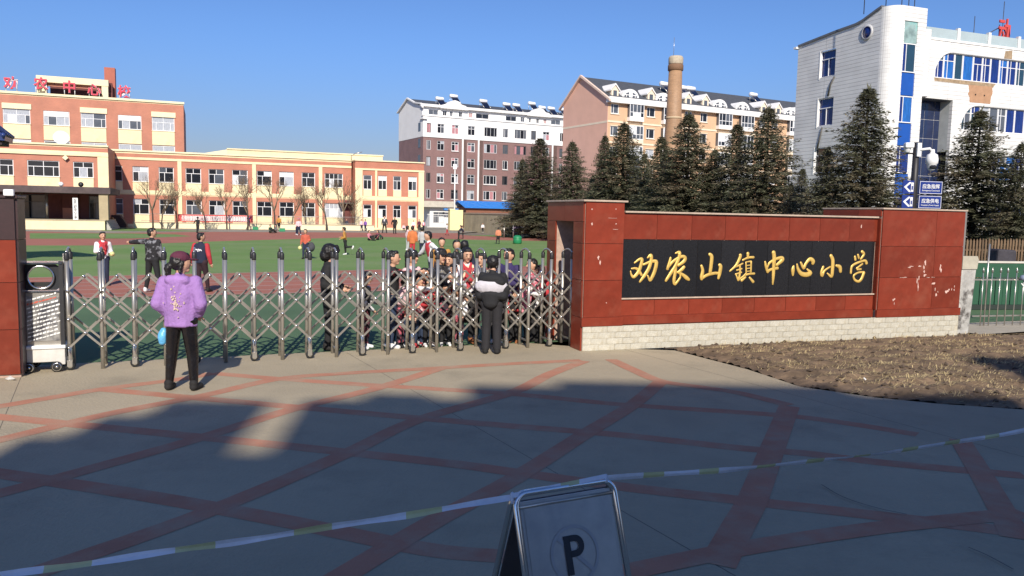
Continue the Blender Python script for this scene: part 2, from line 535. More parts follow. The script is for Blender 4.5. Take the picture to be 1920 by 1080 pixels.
# ------------------------------------------------------------------ winter soil bed in front of the wall
WF = Frame((1.117,12.351), ang=R_(19.58))
outline = [G(*p).xy for p in [(1258,655),(1400,692),(1500,725),(1640,745),(1760,757),(1920,768)]] + [Vector((12.5,8.9)), Vector((13.5,13.5)), WF.w(9.2,-.25).xy, WF.w(7.9,-.02).xy, WF.w(1.3,-.02).xy]
def inside(p, poly):
    c = False; j = len(poly)-1
    for i in range(len(poly)):
        a, b = poly[i], poly[j]
        if (a.y > p.y) != (b.y > p.y) and p.x < (b.x-a.x)*(p.y-a.y)/(b.y-a.y)+a.x: c = not c
        j = i
    return c
def edge_dist(p, poly):
    best = 9
    for i in range(len(poly)):
        a, b = poly[i], poly[(i+1)%len(poly)]
        t = max(0, min(1, (p-a).dot(b-a)/(b-a).length_squared))
        best = min(best, (p-(a+(b-a)*t)).length)
    return best
random.seed(3)
def soil_h(x, y, e):
    n = noise.noise(Vector((x*1.3,y*1.3,0)))*.03+noise.noise(Vector((x*5,y*5,3)))*.03+noise.noise(Vector((x*14,y*14,5)))*.018
    n += .022*math.sin((y*.94-x*.34)*14.5+3*noise.noise(Vector((x*.8,y*.8,2))))
    return (.055+n)*min(1, e/.35)-.01
mb = MB(); st = .075; x = 1.9; grid = {}
nx, ny = int(11.8/st), int(7/st)
for i in range(nx):
    for j in range(ny):
        p = Vector((2.0+i*st, 8.6+j*st))
        if inside(p, outline):
            e = edge_dist(p, outline)
            grid[(i,j)] = len(mb.v); mb.v.append((p.x+random.uniform(-.02,.02), p.y+random.uniform(-.02,.02), soil_h(p.x,p.y,e)))
for (i,j) in list(grid):
    q = [(i,j),(i+1,j),(i+1,j+1),(i,j+1)]
    if all(k in grid for k in q):
        mb.f.append([grid[k] for k in q]); mb.mi.append(0); mb.sm.append(False)
soil = mb.build('soil_bed', soil_m, kind='structure')
straw = mat('dry_straw', (.50,.39,.20), .9, 0, .45, 9, dirt=(.20,.14,.08), dirt_scale=3, dirt_lo=.5, dirt_hi=.6)
clod_m = mat('soil_clod', (.085,.06,.042), .95, 0, .3, 6)
mb = MB(); mb2 = MB()
for k in range(52000):
    p = Vector((random.uniform(2,13.3), random.uniform(8.7,15)))
    if not inside(p, outline): continue
    e = edge_dist(p, outline)
    dn = noise.noise(Vector((p.x*.9,p.y*3.0,7)))+.35*noise.noise(Vector((p.x*4,p.y*5,1)))
    z = soil_h(p.x,p.y,e)
    if dn+(z-.05)*9 < random.uniform(-.35,.45): continue
    a = random.gauss(.15,.7); l = random.uniform(.03,.15); w = random.uniform(.0018,.0048)
    d = Vector((math.cos(a),math.sin(a),0)); n = Vector((-d.y,d.x,0))
    b = Vector((p.x,p.y,z+.004)); h = random.uniform(.002,.035)*random.choice((.5,1,1,1.6))
    mb.add([b-n*w, b+n*w, b+d*l*.6+n*w*.8+Vector((0,0,h)), b+d*l*.6-n*w*.8+Vector((0,0,h)), b+d*l+Vector((0,0,h*.4))], [(0,1,2,3),(3,2,4)])
mb.build('dry_grass', straw, kind='stuff', label='dry straw and dead grass over the soil bed below the sign wall')
for k in range(1500):
    p = Vector((random.uniform(2,13.3), random.uniform(8.7,15)))
    if not inside(p, outline): continue
    e = edge_dist(p, outline); z = soil_h(p.x,p.y,e); r = random.uniform(.012,.05)
    vs = [Vector(c)*r*random.uniform(.6,1.2) for c in [(1,0,0),(-1,0,0),(0,1,0),(0,-1,0),(0,0,.8),(0,0,-.6)]]
    mb2.add([v+Vector((p.x,p.y,z+r*.2)) for v in vs], [(0,2,4),(2,1,4),(1,3,4),(3,0,4),(2,0,5),(1,2,5),(3,1,5),(0,3,5)])
mb2.build('soil_clods', clod_m, kind='stuff', label='dark clods of earth scattered over the soil bed')
tag(MB().add([Vector(c)*.035 for c in [(1,0,.3),(-1,.2,.3),(0,1,.4),(.2,-1,.2),(0,0,1.2),(0,0,-.3)]], [(0,2,4),(2,1,4),(1,3,4),(3,0,4),(2,0,5),(1,2,5),(3,1,5),(0,3,5)]).build('crumpled_paper', white_paint, loc=G(1620,713,.03)), 'small white scrap of paper on the front edge of the soil bed', 'litter')

# ------------------------------------------------------------------ granite sign wall
wall = frame_thing('sign_wall', 'red granite school sign wall with black name panel and gold characters', 'wall', WF)
TC = {}
def tiles(parent, x0, x1, z0, z1, nx, nz, y=0.0, axis='x', m=granite, gap=.007, th=.025, name='granite_tile', xs=None, zs=None, jit=.0015):
    xs = xs or [x0+(x1-x0)*i/nx for i in range(nx+1)]
    zs = zs or [z0+(z1-z0)*i/nz for i in range(nz+1)]
    for i in range(len(xs)-1):
        for j in range(len(zs)-1):
            w = round(xs[i+1]-xs[i]-gap,3); h = round(zs[j+1]-zs[j]-gap,3)
            k = (w,h,th,axis,name)
            if k not in TC:
                q = MB()
                if axis == 'x': q.box(0,w,-th,0,0,h)
                else: q.box(-th,0,0,w,0,h)
                TC[k] = q.mesh(name, m)
            dj = random.uniform(-jit,jit)
            o = put(name, TC[k], parent, (xs[i]+gap/2, y+dj, zs[j]+gap/2) if axis == 'x' else (y+dj, xs[i]+gap/2, zs[j]+gap/2))
            if m is not granite or True: setmat(o, m)
D = 1.49                                         # depth of the end blocks
rows = [.53,1.12,1.70,2.35]
b = MB()
b.box(0,.67,0,.38,0,2.35); b.box(0,.67,1.12,D,0,2.35); b.box(0,.67,.38,1.12,2.04,2.35)
b.build('left_block', grout, wall)
MB().box(.60,.668,.382,1.118,0,2.038).build('slot_dark_backing', dark_in, wall)  # added dark panel, the slot's darkness is put into its colour
MB().box(.672,5.878,.10,.50,0,2.19).build('wall_body', grout, wall)
MB().box(5.88,7.85,0,D,0,2.35).build('right_block', grout, wall)
tiles(wall, 0,.67,0,0,1,0, y=-.001, zs=rows)
tiles(wall, 5.88,7.85,0,0,0,0, y=-.001, xs=[5.88,7.15,7.85], zs=[.53,1.12,1.69,2.35])
tiles(wall, .67,5.88,0,0,0,0, y=.099, xs=[.67+.651*i for i in range(9)], zs=[1.77,2.19])
tiles(wall, .67,5.88,0,0,0,0, y=.099, xs=[.67+.651*i for i in range(9)], zs=[.53,.82])
# side facing the gate
tiles(wall, 0,.38,0,0,0,0, y=-.001, axis='y', xs=[0,.38], zs=[0,.53,1.12,1.70,2.04])
tiles(wall, 0,.38,0,0,0,0, y=-.001, axis='y', xs=[1.12,D], zs=[0,.53,1.12,1.70,2.04])
tiles(wall, 0,D,0,0,0,0, y=-.001, axis='y', xs=[0,.75,D], zs=[2.04,2.35])
tiles(wall, 0,D,0,0,0,0, y=5.879, axis='y', xs=[0,.098], zs=[.53,1.12,1.69,2.19])
tiles(wall, 0,D,0,0,0,0, y=5.879, axis='y', xs=[0,.56,D], zs=[2.225,2.35])
tiles(wall, 0,D,0,0,0,0, y=5.879, axis='y', xs=[.56,D], zs=[0,.55,1.1,1.70,2.2])
q = MB(); q.box(-.028,.695,-.045,0,.39,.53); q.box(.695,5.855,.05,.10,.39,.53); q.box(5.855,7.875,-.045,0,.39,.53)
bevel(q.build('plinth_ledge', granite, wall), .004)
MB().box(.74,5.80,-.0,.0745,.395,.525) if False else None
q = MB(); q.box(-.05,.72,-.055,D+.03,2.352,2.382)
bevel(q.build('coping', coping_m, wall), .005)
q = MB(); q.box(5.85,7.88,-.055,D+.03,2.352,2.382)
bevel(q.build('coping', coping_m, wall), .005)
q = MB(); q.box(.722,5.848,.03,.55,2.192,2.222)
bevel(q.build('coping', coping_m, wall), .005)
# black name panel, set back in its frame
for i in range(11):
    w = (5.84-.71)/11
    q = MB(); q.box(0,w-.007,-.012,0,0,.93)
    o = put('black_slab', TC.setdefault('slab', q.mesh('black_slab', black_granite)), wall, (.712+i*w, .098, .828))
bevel(MB().box(.70,5.86,.045,.074,.800,.824).build('panel_sill', coping_m, wall), .003)
# whitewashed brick footing
for j in range(4):
    for i in range(28):
        w = .2825; x = i*w-(w/2 if j%2 else 0); x1 = min(x+w, 7.85); x = max(x, 0)
        k = ('wb', round(x1-x,2))
        if k not in TC:
            TC[k] = MB().box(0,x1-x-.006,-.03,0,0,.0915).mesh('brick', white_brick)
        put('brick', TC[k], wall, (x+.005, (-.004 if x < .67 or x > 5.8 else -.004)+random.uniform(-.002,.004), j*.0972+.002))
MB().box(.0,7.85,-.027,-.0006,0,.388).build('footing', wash_m, wall)
for j in range(4):
    for i in range(2):
        put('brick', TC.setdefault('wbs', MB().box(-.03,0,0,.18,0,.088).mesh('brick', white_brick)), wall, (-.002, i*.19, j*.0972+.002)) if False else None
# scuffs where the surface has flaked
scuff = mat('flaked_plaster', (.62,.42,.36), .9, 0, .2, 12)
random.seed(11)
def flake(parent, px, py, w, h, y, m=scuff, fr=WF, name='flaked_patch'):
    u, z = fr.uz(px, py, y); n = 11; pts = []
    for k in range(n):
        t = 2*math.pi*k/n; r = random.uniform(.35,1)
        pts.append((u+math.cos(t)*w*.5*r, z+math.sin(t)*h*.5*r))
    MB().prism(pts, y-.0015, y, 'y').build(name, m, parent, fix=True)
for px, py, w, h in [(1735,492,.06,.22),(1722,530,.05,.28),(1716,500,.22,.04),(1750,530,.10,.07),(1762,505,.06,.16),(1755,548,.06,.16),(1777,545,.10,.08),(1787,540,.05,.09),
                     (1676,565,.05,.12),(1745,520,.14,.02),(1700,520,.20,.015),(1733,513,.08,.10)]:
    for rep in range(3): flake(wall, px+random.uniform(-7,7)*w*8, py+random.uniform(-8,8)*h*5, w*random.uniform(.4,1.0), h*random.uniform(.3,.8), -.0285-.0006*rep)
for px, py, w, h in [(1110,420,.045,.06),(1122,482,.05,.10),(1125,492,.03,.10),(1155,420,.03,.03),(1110,392,.03,.03),(1155,392,.02,.03),(1137,568,.03,.02),(1155,430,.16,.010),(1148,409,.2,.008)]:
    flake(wall, px, py, w, h, -.0285)
flake(wall, 1615, 425, .03,.10, .0715)

# gold brush characters, each stroke swept with its own swelling width
Z1 = lambda x, y: (1170+x/8., 450+y/8.)
Z2 = lambda x, y: (1400+x/7.68, 450+y/7.68)
chars = [
 (Z1, [[(155,345,14),(230,290,24),(270,290,30),(255,370,34),(220,470,34),(150,555,30),(110,520,20),(98,465,12)],
       [(110,430,14),(170,425,22),(215,450,28),(265,530,26)],
       [(290,370,20),(400,325,26),(470,320,36),(485,350,38),(465,450,38),(430,540,36),(390,605,28),(355,530,14)],
       [(350,270,12),(400,230,34),(410,290,34),(375,420,36),(310,530,34),(235,630,20)]]),
 (Z1, [[(770,200,14),(830,185,32),(825,260,34),(770,390,34),(700,500,34),(625,615,26)],
       [(700,260,18),(690,310,28),(650,440,30)],
       [(655,420,22),(740,320,28),(860,250,30),(915,265,36),(900,320,36),(810,385,26)],
       [(780,380,26),(770,480,32),(750,600,34),(765,665,26),(840,570,20),(845,520,14)],
       [(905,400,30),(870,440,34),(810,490,24)],
       [(800,480,22),(880,520,30),(940,570,40),(980,600,24)]]),
 (Z1, [[(1280,210,30),(1315,250,38),(1305,380,38),(1290,495,34)],
       [(1160,380,24),(1180,460,34),(1165,550,40),(1165,595,28)],
       [(1165,580,28),(1240,530,30),(1350,500,30),(1420,500,26)],
       [(1430,370,34),(1450,400,38),(1435,500,38),(1415,580,26)]]),
 (Z1, [[(1745,220,34),(1740,260,32),(1680,380,26),(1585,470,16)],
       [(1660,410,14),(1730,380,18),(1785,350,14)], [(1690,455,15),(1770,430,15)], [(1670,515,15),(1765,485,17)],
       [(1740,380,20),(1742,480,22),(1722,600,24)], [(1685,525,16),(1715,610,20)], [(1715,605,22),(1790,545,16),(1840,490,12)],
       [(1860,195,34),(1860,275,24)], [(1780,305,18),(1865,265,22),(1949,260,26)],
       [(1832,330,16),(1836,500,18)], [(1912,320,18),(1905,495,20)], [(1832,332,12),(1912,318,16)],
       [(1836,385,10),(1906,375,10)], [(1836,430,10),(1906,420,10)], [(1836,472,10),(1906,464,10)],
       [(1790,545,18),(1870,512,22),(1962,505,24)], [(1830,555,20),(1765,612,28)], [(1885,560,22),(1945,632,32)]]),
 (Z2, [[(385,170,42),(395,250,44),(388,400,38),(383,520,34),(375,640,18)],
       [(265,310,18),(278,380,30),(305,465,32)],
       [(300,400,16),(330,330,24),(420,275,28),(500,258,38),(512,290,42),(430,365,28)],
       [(305,452,28),(350,425,28),(450,405,32)]]),
 (Z2, [[(678,370,18),(665,430,42),(665,512,22)],
       [(725,345,16),(740,420,34),(785,485,46),(860,500,50),(920,475,42),(868,418,16)],
       [(778,320,22),(820,405,34),(850,345,30),(910,275,38),(955,305,46),(950,345,34)]]),
 (Z2, [[(1210,220,36),(1238,290,42),(1235,420,40),(1220,525,34),(1160,478,14)],
       [(1105,380,24),(1078,460,34),(1085,515,34),(1125,440,22),(1205,385,18)],
       [(1288,368,26),(1340,390,44),(1352,462,34)]]),
 (Z2, [[(1558,235,26),(1565,290,28)], [(1602,210,24),(1615,265,24)], [(1658,165,34),(1690,205,28),(1640,280,22)],
       [(1500,480,26),(1512,390,26),(1560,345,24),(1650,310,24),(1710,300,30),(1728,342,34)],
       [(1582,412,20),(1672,342,20)], [(1590,425,20),(1650,420,22)],
       [(1692,465,32),(1655,560,32),(1610,598,28),(1555,570,26),(1545,512,22),(1610,470,20),(1690,462,22)]]),
]
for Z, strokes in chars:
    q = MB()
    for si, sk in enumerate(strokes):
        P = []
        for x, y, w in sk:
            px, py = Z(x, y); u, z = WF.uz(px, py, .08)
            P.append(Vector((u, z, w*.5/7.84/100*1.02)))
        P = smooth_line(P, 4)
        pts = [(p[0], .080+.0006*si, p[1]) for p in P]; rd = [max(.004,p[2])*1.38 for p in P]
        d0 = (Vector(pts[0])-Vector(pts[1])).normalized()*rd[0]*.6; d1 = (Vector(pts[-1])-Vector(pts[-2])).normalized()*rd[-1]*.6
        pts = [Vector(pts[0])+d0]+pts+[Vector(pts[-1])+d1]; rd = [rd[0]*.35]+rd+[rd[-1]*.35]
        q.tube(pts, rd, 10, flat=(Vector((0,1,0)), .45))
    q.build('character', gold, wall)

# broken plastered stub post at the right end of the wall, thin grey strip above it
stub_m = mat('peeling_silver_foil_on_concrete', (.46,.45,.42), .55, .15, .30, 3.5, bump=.9, bscale=9, dirt=(.12,.11,.10), dirt_scale=3.2, dirt_lo=.50, dirt_hi=.60)
u0 = 7.93
sp = frame_thing('concrete_stub_post', 'short concrete post with peeling pale facing at right end of the red wall', 'post', WF)
q = MB(); q.prism([(u0,0),(u0+.30,0),(u0+.35,.6),(u0+.40,1.42),(u0+.37,1.50),(u0+.02,1.50)], .05, .42, 'y')
bevel(q.build('post_body', stub_m, sp, fix=True), .02, 2)
q = MB(); q.prism([(u0,1.26),(u0+.38,1.26),(u0+.405,1.44),(u0+.37,1.51),(u0,1.51)], .03, .049, 'y')
q.build('render_patch', mat('stub_render', (.44,.41,.33), .9, 0, .15, 5), sp, fix=True)
st2 = frame_thing('steel_upright', 'narrow grey steel upright against the right end of the red wall', 'post', WF)
MB().box(7.90,7.99,.06,.16,1.52,2.36).build('upright', steel, st2)
for z in (1.7,2.1): MB().box(7.99,8.01,.08,.14,z,z+.06).build('bracket', steel, st2)

# ------------------------------------------------------------------ left gate pillar
PF = Frame(G(40,707), ang=R_(21.5))
lp = frame_thing('gate_pillar', 'red granite gate pillar with dark top tiles at the left edge', 'pillar', PF)
MB().box(-1.6,0,0,.45,0,2.2).build('core', grout, lp)
tiles(lp,0,0,0,0,0,0,y=-.001,xs=[-1.6,-.8,0],zs=[.04,.60,1.18,1.70])
tiles(lp,0,0,0,0,0,0,y=-.001,xs=[-1.6,-.8,0],zs=[1.70,2.2],m=granite_dark,name='dark_tile')
tiles(lp,0,0,0,0,0,0,y=.026,axis='y',xs=[0,.45],zs=[.04,.60,1.18,1.70,2.2],m=granite_dark,name='shade_toned_side_tile')  # side turned from the sun, its shade put into the darker tile colour
bevel(MB().box(-1.63,.04,-.05,.48,2.205,2.24).build('coping', granite_dark, lp), .004)
rub = mat('white_rubble', (.5,.48,.44), .9, 0, .3, 9, bump=.5)
random.seed(5)
for i in range(3):
    r = (.10,.06,.075)[i]; x = (-.75,-.42,-.08)[i]
    vs = [Vector(c)*r*random.uniform(.6,1.1) for c in [(1,0,0),(-1,0,0),(0,1,0),(0,-1,0),(0,0,.7),(0,0,-.5)]]
    o = MB().add(vs, [(0,2,4),(2,1,4),(1,3,4),(3,0,4),(2,0,5),(1,2,5),(3,1,5),(0,3,5)]).build('stone', rub)
    o.location = PF.w(x,-.12-random.random()*.1,r*.3)
    tag(o, ('largest pale lump of rubble at the foot of the left pillar, by the photo edge','small pale lump of rubble midway along the foot of the left pillar','pale lump of rubble at the corner of the left pillar')[i], 'stone')
sl = frame_thing('security_light', 'small white lamp head on a bracket on top of the left gate pillar', 'lamp', PF)
MB().tube([(-.10,.1,2.24),(-.10,.02,2.22),(-.06,-.03,2.25)], .012, 6).build('bracket', mat('red_brown_bracket', (.30,.09,.07), .6), sl)
bevel(MB().box(-.10,.01,-.09,-.02,2.23,2.31).build('lamp_head', white_plastic, sl), .012, 2)

# ------------------------------------------------------------------ telescopic gate
GF = Frame((-5.72,10.11), (0.975,12.84))
gate = frame_thing('sliding_gate', 'stainless steel telescopic lattice gate across the school entrance', 'gate', GF)
NP = 20; GL = (Vector((0.975,12.84))-Vector((-5.72,10.11))).length; STEP = GL/(NP-1); GD = .34
HP = 1.52
rng = random.Random(4)
# each frame: front post, rear post, arch, foot tie
pm = MB().box(-.024,.024,-.024,.024,0,HP-.09).mesh('post', steel)
pm_s = MB(); pm_s.tube([(0,0,.12),(0,0,HP-.09)], .026, 12); pm_s = pm_s.mesh('post', steel)
pm_l = MB(); pm_l.tube([(0,0,.0),(0,0,HP-.09)], .026, 12); pm_l = pm_l.mesh('post', steel)
capm = MB(); capm.lathe([(.029,0),(.031,.02),(.031,.075),(.024,.095),(.010,.105),(0,.107)], 12); capm = capm.mesh('post_cap', black_plastic)
knob = MB(); knob.lathe([(.011,0),(.013,.01),(.0,.022)], 8); knob = knob.mesh('cap_knob', steel_bright)
archm = MB(); archm.tube([(0,0,HP-.02),(0,.03,HP+.03),(0,.10,HP+.055),(0,GD/2,HP+.065),(0,GD-.10,HP+.055),(0,GD-.03,HP+.03),(0,GD,HP-.02)], .014, 8); archm = archm.mesh('top_arch', steel)
tiem = MB().box(-.012,.012,.03,GD-.03,.10,.125).mesh('foot_tie', steel)
sleeve = MB(); sleeve.lathe([(.031,.11),(.034,.12),(.034,.30),(.030,.31)], 12); sleeve = sleeve.mesh('foot_sleeve', steel_bright)
wheelm = MB(); wheelm.lathe([(.0,-.022),(.045,-.022),(.055,-.016),(.058,0),(.055,.016),(.045,.022),(.0,.022)], 16, (0,0,.058), 'y')
wheelm = wheelm.mesh('wheel', rubber)
hubm = MB(); hubm.lathe([(0,-.030),(.024,-.028),(.034,-.020),(.034,.020),(.024,.028),(0,.030)], 10, (0,0,.058), 'y')
forkm = MB(); forkm.box(-.03,.03,-.035,-.030,.05,.13); forkm.box(-.03,.03,.030,.035,.05,.13); forkm.box(-.03,.03,-.035,.035,.131,.137)
hubm = hubm.mesh('hub', steel_bright); forkm = forkm.mesh('wheel_fork', steel_bright)
nodes = [.30,.67,1.04]; mids = [.46,.84,1.225]
LAT = {}
for i in range(NP):
    x = i*STEP
    wheels = i in (0,2,4,6,8,10,12,14,16,18)
    tw = rng.uniform(-.006,.006)
    for y in (0, GD):
        p = put('post', pm_s if (wheels and y == 0) else pm_l, gate, (x, y, 0)); p.rotation_euler = (rng.uniform(-.004,.004), tw, 0)
        c = put('post_cap', capm, gate, (x+tw*1.4, y, HP-.09))
        put('cap_knob', knob, c, (0,0,.105))
        if wheels and y == 0:
            put('foot_sleeve', sleeve, gate, (x,y,0))
            w = put('wheel', wheelm, gate, (x,y,0)); put('hub', hubm, w, (0,0,0)); put('wheel_fork', forkm, w, (0,0,0))
    put('top_arch', archm, gate, (x,0,0)); put('foot_tie', tiem, gate, (x,0,0))
bar_m = mat('weathered_steel_bar', (.40,.375,.33), .36, .70, .14, 5)
def bar(x0, z0, x1, z1, y, name='lattice_bar', w=.027, t=.008):
    d = Vector((x1-x0,0,z1-z0)); L = d.length; k = ('bar', round(L,3), w)
    if k not in LAT:
        q = MB(); q.box(0,L,-t,t,-w/2,w/2); LAT[k] = q.mesh(name, bar_m)
    o = put(name, LAT[k], gate, (x0,y,z0)); o.rotation_euler = (0,-math.atan2(d.z,d.x),0)
pin = MB(); pin.lathe([(0,-.020),(.018,-.018),(.018,.018),(0,.020)], 10, axis='y'); pin = pin.mesh('pivot_pin', steel_bright)
for i in range(NP-1):
    x0, x1 = i*STEP, (i+1)*STEP; xm = (x0+x1)/2
    for yy in (-.034, GD+.034):
        f = -1 if yy < 0 else 1
        bar(x0,1.04,xm,1.225,yy+f*.009); bar(xm,1.225,x1,1.04,yy-f*.009)
        for a, b2 in ((.67,1.04),(.30,.67)):
            bar(x0,a,x1,b2,yy+f*.009); bar(x0,b2,x1,a,yy-f*.009)
    put('pivot_pin', pin, gate, (xm,-.034,1.225)); put('pivot_pin', pin, gate, (xm,-.034,.855)); put('pivot_pin', pin, gate, (xm,-.034,.485))
for i in range(NP):
    for z in nodes: put('pivot_pin', pin, gate, (i*STEP,-.038,z))

# drive unit at the left end
du = frame_thing('gate_drive_unit', 'gate drive cabinet with round steel ring and wrapped panel beside the left pillar', 'gate motor', GF)
x0, x1 = -.50, -.09
q = MB(); q.box(x0,x1,-.02,.30,.34,1.02); bevel(q.build('panel_box', steel, du), .006)
q = MB()
for (a,b2) in ((x0-.045,x0),(x1,x1+.045)):
    q = MB(); q.box(a,b2,-.05,.0,.18,1.42); q.build('side_post', black_plastic if True else steel, du)
    q = MB(); q.box(a+.004,b2-.004,.30,.345,.18,1.50); q.build('side_post', steel, du)
for (a,b2) in ((x0-.045,x0),(x1,x1+.045)):
    pass
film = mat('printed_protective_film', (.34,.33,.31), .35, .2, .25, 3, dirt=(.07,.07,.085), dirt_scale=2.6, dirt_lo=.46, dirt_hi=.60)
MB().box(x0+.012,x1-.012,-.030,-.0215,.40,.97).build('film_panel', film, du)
rngf = random.Random(8)
for r in range(11):
    q = MB(); zz = .44+r*.052
    xx = x0+.03+rngf.uniform(0,.03)
    while xx < x1-.04:
        l = rngf.uniform(.022,.045); sl_ = (xx-x0)*.28; h = rngf.uniform(.014,.026)
        q.quad((xx,-.0325,zz+sl_-.06),(xx+l,-.0325,zz+sl_+l*.28-.06),(xx+l+.004,-.0325,zz+sl_+l*.28+h-.06),(xx+.004,-.0325,zz+sl_+h-.06)); xx += l+rngf.uniform(.004,.014)
    q.build('printed_line', mat('film_print_red', (.55,.10,.06), .5) if r == 9 else white_paint, du)
MB().box(x0+.001,x1-.001,-.035,.29,1.025,1.045).build('shelf', steel_bright, du)
MB().box(x0-.04,x1+.04,-.06,.31,1.385,1.405).build('top_rail', steel_bright, du)
q = MB(); q.box(x0,x1,.02,.05,1.05,1.38); q.build('ring_back', mat('ring_back_dark', (.03,.03,.035), .4), du) if False else None
q = MB(); c = ((x0+x1)/2,-.03,1.215)
ring = [(c[0]+.145*math.cos(t*math.pi/12), c[1], c[2]+.145*math.sin(t*math.pi/12)) for t in range(25)]
q.tube(ring, .014, 10, cap=False); q.build('ring', steel_bright, du)
q = MB()
# dark plate around the ring with a round hole
n = 32
for k in range(n):
    t0, t1 = 2*math.pi*k/n, 2*math.pi*(k+1)/n
    def sq(t):
        cx, sx = math.cos(t), math.sin(t); m_ = max(abs(cx)/.205, abs(sx)/.165); return (c[0]+cx/m_, 0, c[2]+sx/m_)
    def ci(t): return (c[0]+.135*math.cos(t), 0, c[2]+.135*math.sin(t))
    q.quad(ci(t0), sq(t0), sq(t1), ci(t1))
q.build('ring_plate', mat('dark_plate', (.03,.032,.036), .3), du)
MB().box(x0+.06,x1-.06,.03,.05,1.09,1.15).build('number_plate', mat('plate_dark', (.02,.02,.02), .4), du)
q = MB(); q.box(x0-.055,x1+.055,-.09,.36,.30,.345); bevel(q.build('white_skirt', white_plastic, du), .012, 2)
q = MB(); q.prism([(x0-.045,.09),(x0+.02,.09),(x0+.05,.13),(x1-.06,.13),(x1-.03,.09),(x1+.045,.09),(x1+.045,.298),(x0-.045,.298)], -.07, .34, 'y')
bevel(q.build('chassis', mat('galvanised_chassis', (.62,.60,.56), .5, .1, .15, 4), du, fix=True), .006)
for xx in (x0+.05, x1-.05):
    for yy in (-.085, .355):
        q = MB(); q.lathe([(.0,-.018),(.060,-.018),(.068,-.010),(.068,.010),(.060,.018),(0,.018)], 20, (xx,yy,.068), 'y')
        w = q.build('wheel', rubber, du)
        q = MB(); q.lathe([(0,-.023),(.018,-.022),(.018,.022),(0,.023)], 16, (xx,yy,.068), 'y')
        q.lathe([(.046,-.021),(.054,-.021),(.054,.021),(.046,.021),(.046,-.021)], 20, (xx,yy,.068), 'y', cap=False)
        for s_ in range(5):
            t = s_*2*math.pi/5
            q.tube([(xx,yy,.068),(xx+.05*math.cos(t),yy,.068+.05*math.sin(t))], .010, 6)
        q.build('rim', steel_bright, w)
# ------------------------------------------------------------------ school buildings
orange = mat_brick('orange_facing_brick', (.47,.175,.108), (.42,.20,.13), .24, .075, .006, var=.05, bump=.15)
cream = mat('cream_render', (.80,.68,.42), .8, 0, .05, 1.2, bump=.1, dirt=(.64,.52,.32), dirt_scale=.9, dirt_lo=.52, dirt_hi=.85)
cream_l = mat('pale_cream_render', (.80,.70,.46), .8, 0, .05, 1.2)
roofgrey = mat('flat_roof_felt', (.14,.13,.12), .9, 0, .2, 1)
SA = R_(21.3)
random.seed(21)
PS = [glass_dark, glass_dark, glass_dark, curtain_w, glass_mid, curtain_b]
PS2 = [glass_dark, glass_dark, glass_dark, glass_dark, glass_mid, curtain_w]
r2 = [(.66,[1,1.7]),(.34,[1,1])]
r3 = [(.66,[.7,1,.7]),(.34,[1,1])]
r4 = [(.64,[.55,1,1,.55]),(.36,[1,1])]
CP = {}
def panel(parent, x0, x1, z0, z1, y, m=cream, name='spandrel_panel', th=.05):
    k = (round(x1-x0,2), round(z1-z0,2), m.name, th)
    if k not in CP: CP[k] = MB().box(0,k[0],-th,0,0,k[1]).mesh(name, m)
    return put(name, CP[k], parent, (x0,y,z0))

# two-storey wing
WG = Frame(PD(205,85), ang=SA)
wing = frame_thing('school_wing', 'long two-storey orange brick and cream school wing behind bare trees', 'school building', WG)
cols = [(204,231),(250,280),(299,327),(349,378),(392,421),(436,465),(482,510),(524,551),(566,591),(609,643)]
ops = []; wl = []
for (a,b2) in cols:
    xa, xb = round(WG.u(a),2), round(WG.u(b2),2)
    ops += [(xa,xb,4.85,6.5),(xa,xb,1.35,3.02)]; wl.append((xa,xb))
L = 25.8
q = MB(); q.cur = 0
facade(q, 0, L, 0, 8.05, ops, 0, .22, bands=[(7.18,7.45,1),(7.85,8.05,1),(3.45,3.95,1),(0,.3,1)])
q.build('front_wall', [orange, cream], wing)
q = MB(); q.box(0,L,.24,12,0,8.0); q.build('building_core', dark_in, wing)
MB().box(-.02,L,-.14,.10,8.05,8.22).build('parapet_cap', cream_l, wing)
MB().box(0,L,-.08,-.002,7.2,7.43).build('cornice_band', cream, wing)
MB().box(0,L,-.06,-.002,3.55,3.85).build('floor_band', cream, wing)
for px in (338,477,601):
    u = WG.u(px); MB().box(u-.2,u+.2,-.11,-.001,.0,7.18).build('pilaster', cream, wing)
for i, (xa,xb) in enumerate(wl):
    for (za,zb,zp0,zp1,ps) in ((4.85,6.5,3.86,4.82,PS),(1.35,3.02,.3,1.32,PS2)):
        window(wing, xa, za, round(xb-xa,2), round(zb-za,2), .10, r2 if i < 9 else [(.62,[1,1,1,1]),(.38,[1,1,1,1])], upvc, ps if not(i == 9 and za < 2) else [curtain_b,curtain_w])
        panel(wing, xa, xb, zp0, zp1, -.001, th=.045)
        MB().box(xa-.05,xb+.05,-.10,.10,za-.05,za).build('sill', cream_l, wing)
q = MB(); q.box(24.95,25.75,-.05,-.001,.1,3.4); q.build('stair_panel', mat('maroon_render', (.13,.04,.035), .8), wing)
MB().box(24.2,26.6,-1.3,-.06,3.0,3.12).build('porch_slab', mat('dark_slab', (.10,.09,.085), .8), wing)
q = MB(); q.box(12.25,31.2,8,12,8.0,9.30); q.box(12.15,31.3,7.9,12,9.30,9.45)
q.build('rooftop_hall', cream, wing)
q = MB(); q.prism([(9.4,8.23),(12.24,8.23),(12.24,9.3),(9.4,8.7)], 8.02, 11.9, 'y'); q.build('stair_roof', cream_l, wing, fix=True)
